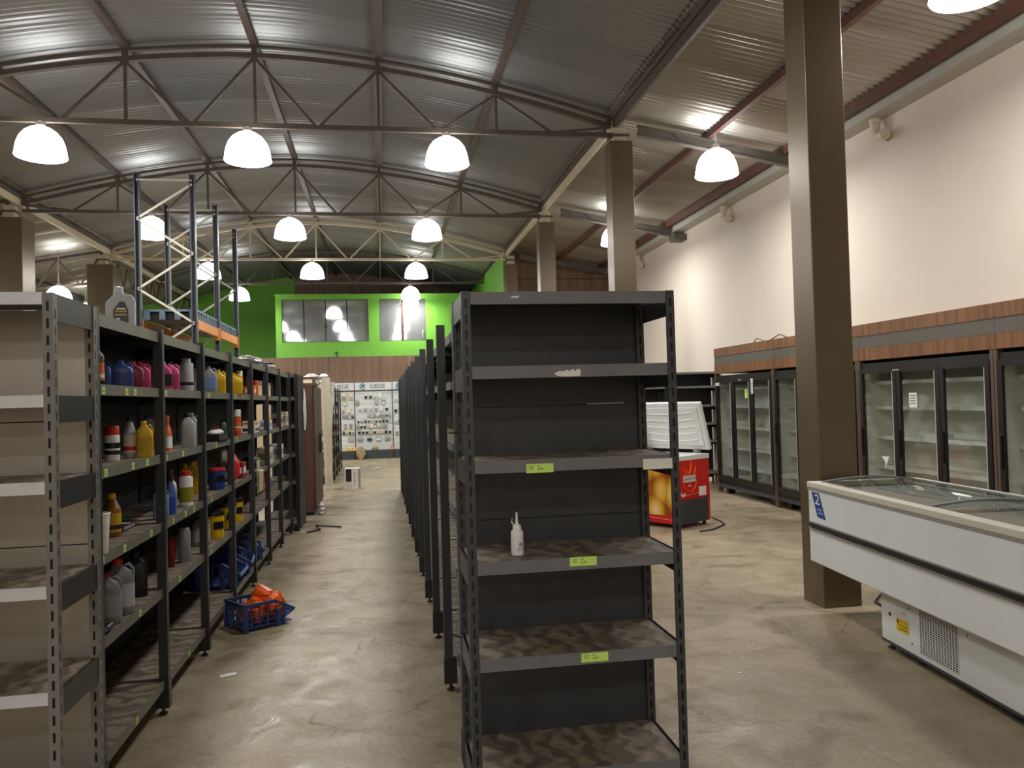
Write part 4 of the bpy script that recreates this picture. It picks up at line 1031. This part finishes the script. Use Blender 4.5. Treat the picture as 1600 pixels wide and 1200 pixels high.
# drain elbows under the gutter
for yy, nm in ((8.45,'nearest, right of the big column'),(12.65,'middle, left of the big column'),(17.2,'farthest, by the second column')):
    t = thing('drain_elbow','cream plastic drain elbow under the gutter, '+nm,'pipe',(5.80,yy,4.75),0,'drain elbows under the gutter')
    MB().lathe([(.065,-.06),(.065,0)],14).build('upper_collar','pvc',t,smooth=True)
    MB().tube([(0,0,-.04),(0,0,-.16),(.0,-.03,-.21),(.0,-.09,-.23),(.0,-.14,-.23)],.052,12).build('bend','pvc',t,smooth=True)
    MB().lathe([(.066,0),(.066,.05)],14).build('lower_collar','pvc',t,loc=(0,-.13,-.23),rot=(PI/2,0,0),smooth=True); MB().box(.05,.1,-.09,-.07,-.27,-.19).build('clip','rafter_grey',t)

# ================================================================== PALLET RACK BEHIND THE LEFT ROW
FY = (11.0,12.48,14.06)
t = thing('pallet_rack','tall blue-grey pallet rack with orange beams behind the left row','rack',(-2.75,11.0,0))
TOPS = (4.68,4.64,4.62)
for k, yy in enumerate(FY):
    for s_ in (-1,1):
        x = s_*.345; u = MB().box(x-.035,x-.022,yy-11-.035,yy-11+.035,0,TOPS[k]).box(x+.022,x+.035,yy-11-.035,yy-11+.035,0,TOPS[k]).box(x-.022,x+.022,yy-11+.02,yy-11+.035,0,TOPS[k]).build('upright','rack_blue',t)
        MB().box(x-.06,x+.06,yy-11-.06,yy-11+.06,0,.008).build('foot_plate','rack_blue',u)
    z = TOPS[k]-.09; MB().bar((-.345,yy-11-.02,z),(.345,yy-11-.02,z),.02,.025).build('brace','brace_galv',t)
    left = True; z -= .05
    while z > .4:
        xa, xb = (.345,-.345) if left else (-.345,.345)
        MB().bar((xa,yy-11-.02,z),(xb,yy-11-.02,z-.46),.02,.028).build('brace','brace_galv',t); z -= .46; left = not left
for s_ in (-1,1):
    for a, b_ in zip(FY,FY[1:]):
        for zb in (2.70,1.2):
            bm_ = MB().box(s_*.345-.022,s_*.345+.022,a-11+.037,b_-11-.037,zb-.06,zb+.06).build('beam','beam_orange',t)
            for yy in (a-11+.037,b_-11-.045): MB().box(s_*.345-.04,s_*.345+.04,yy,yy+.008,zb-.11,zb+.08).build('connector','beam_orange',bm_)
for i in range(4):
    a = (.05,.75,1.53,2.25)[i]
    tt = thing('plastic_pallet','slotted blue-grey plastic pallet on the orange beams, %s from the front' % ORD[i],'pallet',(-2.75,11.0+a,2.762),0,'plastic pallets on the pallet rack')
    MB().box(-.30,.36,0,.68,.105,.135).build('deck','crate_teal',tt)
    for j in range(5):
        MB().box(.30,.36,.02+.155*j,.075+.155*j,0,.105).build('block','crate_teal',tt)
    for j in range(4): MB().box(-.30+.19*j,-.23+.19*j,0,.06,0,.105).build('block','crate_teal',tt)
    MB().box(-.28,.28,.08,.66,.0,.10).build('dark_core','crate_dark',tt)

# ================================================================== FAR AISLE: cabinet, roll, wire rack, display wall
t, _ = angle_rack('black rack closing the far end of the left row', (-1.47,10.30,0), .42,.80,RH,[RH-.004,1.69,1.34,.98,.64,.18],'fascia_grey','black_panel','black_steel',[1.0],beam='black_steel')
MB().box(.424,.428,.02,.78,.05,RH-.02).build('end_panel','black_panel',t)
for i, (zz, nm) in enumerate(((RH,'upper'),(.18,'lower'))): pass
softpack('cloth','white crumpled cloth hanging from the black end rack',-1.025,10.95,1.25,.05,.14,.55,'paper_white',cat='cloth',seed=61,seam=False)
t = thing('tall_cabinet','tall dark brown cabinet past the left row','cabinet',(-1.18,11.75,0))
MB().box(-.35,.20,0,1.45,.05,1.86).build('body','wood_cabinet',t)
for k in range(2): d_ = MB().box(.202,.220,.02+.71*k,.70+.71*k,.08,1.84).build('door','wood_cabinet',t,bevel=.003); MB().tube([(.24,.62+.18*k,.85),(.24,.62+.18*k,1.15)],.008,8).build('handle','chrome',d_)
MB().box(-.33,.18,.02,1.43,0,.05).build('plinth','rubber_black',t)
carton('brown carton on top of the dark brown cabinet',-1.15,11.98,1.861,.42,.40,.13,'wood_cabinet','pl_cream')
softpack('plastic_bag','white plastic bag beside the carton on the brown cabinet',-1.05,12.55,1.861,.28,.5,.2,'plastic_film',seed=71,seam=False)
softpack('plastic_bag','white rag caught at the foot of the brown cabinet',-.90,11.9,.0,.1,.22,.16,'plastic_film',seed=72,seam=False)
t = thing('plastic_roll','tall cream roll of plastic sheeting standing on the floor','roll',(-1.0,15.12,0))
MB().tube([(0,0,0),(.0,0,.5),(-.01,0,1.1),(-.03,0,1.7),(-.05,0,2.08)],[.072,.075,.085,.105,.115],18).build('sheet','pvc',t,smooth=True)
MB().tube([(.02,0,.5),(.05,0,1.1),(.09,0,1.7),(.105,0,2.0)],[.02,.028,.035,.035],10).build('loose_edge','plastic_film',t,smooth=True); MB().lathe([(.1,0),(.1,.05)],18).build('foot_ring','pvc',t,smooth=True); MB().lathe([(.05,2.085),(.09,2.11),(.04,2.16)],12,-.05,0).build('crumpled_top','plastic_film',t,smooth=True)
# black wire racks beyond
for k in range(4):
    t = thing('wire_rack','black wire goods rack before the white display wall, %s from the front' % ORD[k],'rack',(-1.22,16.2+1.02*k,0),0,'black wire racks on the left')
    for x in (-.28,.20):
        for yy in (.02,.94): MB().bar((x,yy,0),(x,yy,1.95),.035).build('post','black_steel',t)
    for z in (.15,.42,.69,.96,1.23,1.5,1.77):
        s_ = MB().box(-.28,.20,.02,.94,z-.012,z).build('shelf','black_steel',t)
        MB().box(.20,.206,.02,.94,z-.02,z+.05).build('front_lip','black_steel',s_)
    for z in (.15,.42,.69,.96,1.23,1.5):
        for j in range(2):
            rr = random.Random(k*50+int(z*100)+j); 
            hh_ = .12+.05*rr.random(); mm_ = rr.choice(['pl_grey','pl_white','pl_black','pl_pale_grey','pl_yellow','pl_dark_red','cardboard'])
            o = MB().box(-.07,.07,-.10,.10,0,hh_).build('goods_box',mm_,None,loc=(-1.12,16.45+1.02*k+.45*j,z+.001),bevel=.004)
            tag(o,'small %s box, %s shelf up, %s side of the %s black wire rack' % ({'pl_grey':'grey','pl_white':'white','pl_black':'black','pl_pale_grey':'pale grey','pl_yellow':'yellow','pl_dark_red':'dark red','cardboard':'tan'}[mm_],ORD[int((z-.15)/.27+.01)],('near','far')[j],ORD[k]),'box','small goods on the wire racks')
# appliance box on the aisle floor
t = thing('appliance_box','grey and black printed appliance box standing in the aisle','box',(-.565,15.05,0),.12)
MB().box(-.135,.135,-.12,.12,0,.40).build('body','label_pale',t,bevel=.004)
MB().box(-.132,-.03,-.1215,-.12,.16,.39).build('black_print','pl_black',t); MB().box(-.02,.075,-.1215,-.12,.02,.385).build('white_panel','paper_white',t); MB().box(.095,.132,-.1215,-.12,.02,.38).build('grey_panel','pl_grey',t)
for k in range(6): MB().box(.015,.035,-.1225,-.1215,.08+.045*k,.10+.045*k).build('lettering','pl_black',t)

# ---- white slatwall display with signs
DY = B-.02
t = thing('slatwall_display','white slatwall display with swirl-logo signs at the end of the aisle','display',(0,DY,0))
segs = ((-1.75,-.785),(-.765,.30),(.32,1.30))
for a, b_ in segs:
    z = .24
    while z < 1.93:
        MB().box(a,b_,-.035,.0,z,min(z+.145,1.95)).build('slat','slat_white',t); z += .150
    MB().box(a,b_,-.012,.02,.24,1.95).build('groove_back','slat_joint',t)
    sg = MB().box(a,b_,-.06,.0,1.985,2.205).build('sign','slat_white',t); MB().box(a,b_,-.062,-.0,1.955,1.985).build('sign_rail','slate',t)
    cx = (a+b_)/2
    text('sign_text','LIEGE',.17,'slate',sg,T(cx+.13,-.061,2.09) @ FRONT,.002)
    for r_, a0, a1, m in ((.085,.5,5.6,'logo_blue'),(.05,-.8,4.0,'logo_blue'),(.022,0,6.28,'slate')):
        pts_ = [(cx-.30+r_*math.cos(a0+(a1-a0)*i/16),-.063,2.09+r_*math.sin(a0+(a1-a0)*i/16)) for i in range(17)]
        MB().tube(pts_,.012 if r_ > .03 else .01,6).build('sign_swirl',m,sg)
    MB().box(a,b_,-.32,.0,0.0,.235).build('base_plinth','slate',t)
for x in (-.775,.31): MB().box(x-.012,x+.012,-.05,.0,.24,2.2).build('divider','slate',t)
rr = random.Random(5)
cols = ['pl_white','pl_white','pl_pale_grey','pl_pale_grey','pl_cream','pl_grey','pl_cream','pl_pale_grey','paper_white','pl_white']
COLOUR = {'pl_white':'white','paper_white':'white','pl_pale_grey':'pale grey','pl_cream':'cream','pl_grey':'grey','pl_pale_green':'green','pl_black':'black','pl_yellow':'yellow','pl_dark_red':'dark red','cardboard':'tan'}
PACKS = []
def pack_row(z, xs, w, h, label_m=None, dark=True):
    w *= 1.25; h *= 1.12
    for x in xs:
        p = thing('blister_pack','small hanging blister pack on the white slatwall display','pack',(x,DY-.035-.045,z),0,'hanging packs on the slatwall')
        cm_ = label_m or rr.choice(cols); MB().box(-w/2,w/2,-.006,.0,0,h).build('card',cm_,p); PACKS.append((p,x,z,COLOUR[cm_]))
        MB().box(-w*.35,w*.35,-.03,-.006,h*.1,h*.55).build('blister',rr.choice(['pl_pale_grey','pl_grey','pl_black','pl_white']),p)
        MB().box(-.004,.004,0,.044,h*.85,h*.85+.008).build('hook','slate',p)
def frange(a, b, n): return [a+(b-a)*i/(n-1) for i in range(n)]
pack_row(1.72,frange(-.45,-.05,4),.085,.15,'pl_white'); pack_row(1.70,[-1.08,-.88],.12,.18,'pl_cream')
pack_row(1.54,frange(-.15,.05,2),.09,.14); pack_row(1.54,[-.70,-1.05],.10,.14,'pl_pale_green')
pack_row(1.36,frange(-.62,.14,6),.085,.14,'pl_white'); pack_row(1.33,[-1.1,-.95],.08,.14,'pl_cream')
pack_row(1.19,frange(-.38,.22,8),.06,.10); pack_row(1.17,frange(-1.1,-.84,4),.06,.09,'pl_grey')
pack_row(1.03,frange(-.68,.24,10),.06,.10); 
pack_row(.87,frange(-.70,.10,9),.07,.12); pack_row(.88,[-1.05,-.9],.06,.12,'pl_grey')
pack_row(.70,frange(-.66,.22,9),.08,.13); pack_row(.70,frange(-1.1,-.84,4),.07,.12)
pack_row(.50,frange(-.9,.15,5),.14,.12,'pl_pale_grey'); 
pack_row(1.62,[.42,.56,.70],.09,.14); pack_row(1.30,[.40,.54,.68],.09,.16); pack_row(.98,[.40,.52,.66],.09,.16); pack_row(.66,[.42,.58],.1,.16)
for lo_, hi_, side_ in ((-9,-.775,'left'),(-.775,.31,'middle'),(.31,9,'right')):
    mine = [q for q in PACKS if lo_ <= q[1] < hi_]
    for ri, zz in enumerate(sorted({q[2] for q in mine}, reverse=True)):
        for ci, (p, x, z, cn) in enumerate(sorted((q for q in mine if q[2] == zz), key=lambda q: q[1])):
            p['label'] = '%s hanging pack, %s from left in the %s row down, %s slatwall panel' % (cn, ORD[ci], ORD[ri], side_)
for x, z, m, lab in ((-.92,.236,'pl_yellow','yellow box on the display plinth, left one'),(-.80,.236,'pl_yellow','yellow box on the display plinth, right one'),(-1.08,.236,'pl_cream','cream box at the left end of the display plinth'),(.28,.236,'pl_rust','rust-coloured box at the right end of the display plinth')):
    carton(lab,x,DY-.2,z,.11,.14,.10,m,'pl_cream')
softpack('goods_bag','tan bag slumped against the middle of the display plinth',-.62,DY-.45,0,.26,.20,.36,'cardboard',seed=81)
softpack('goods_bag','small tan roll on the display plinth',-.22,DY-.18,.236,.18,.18,.12,'cardboard',seed=82)
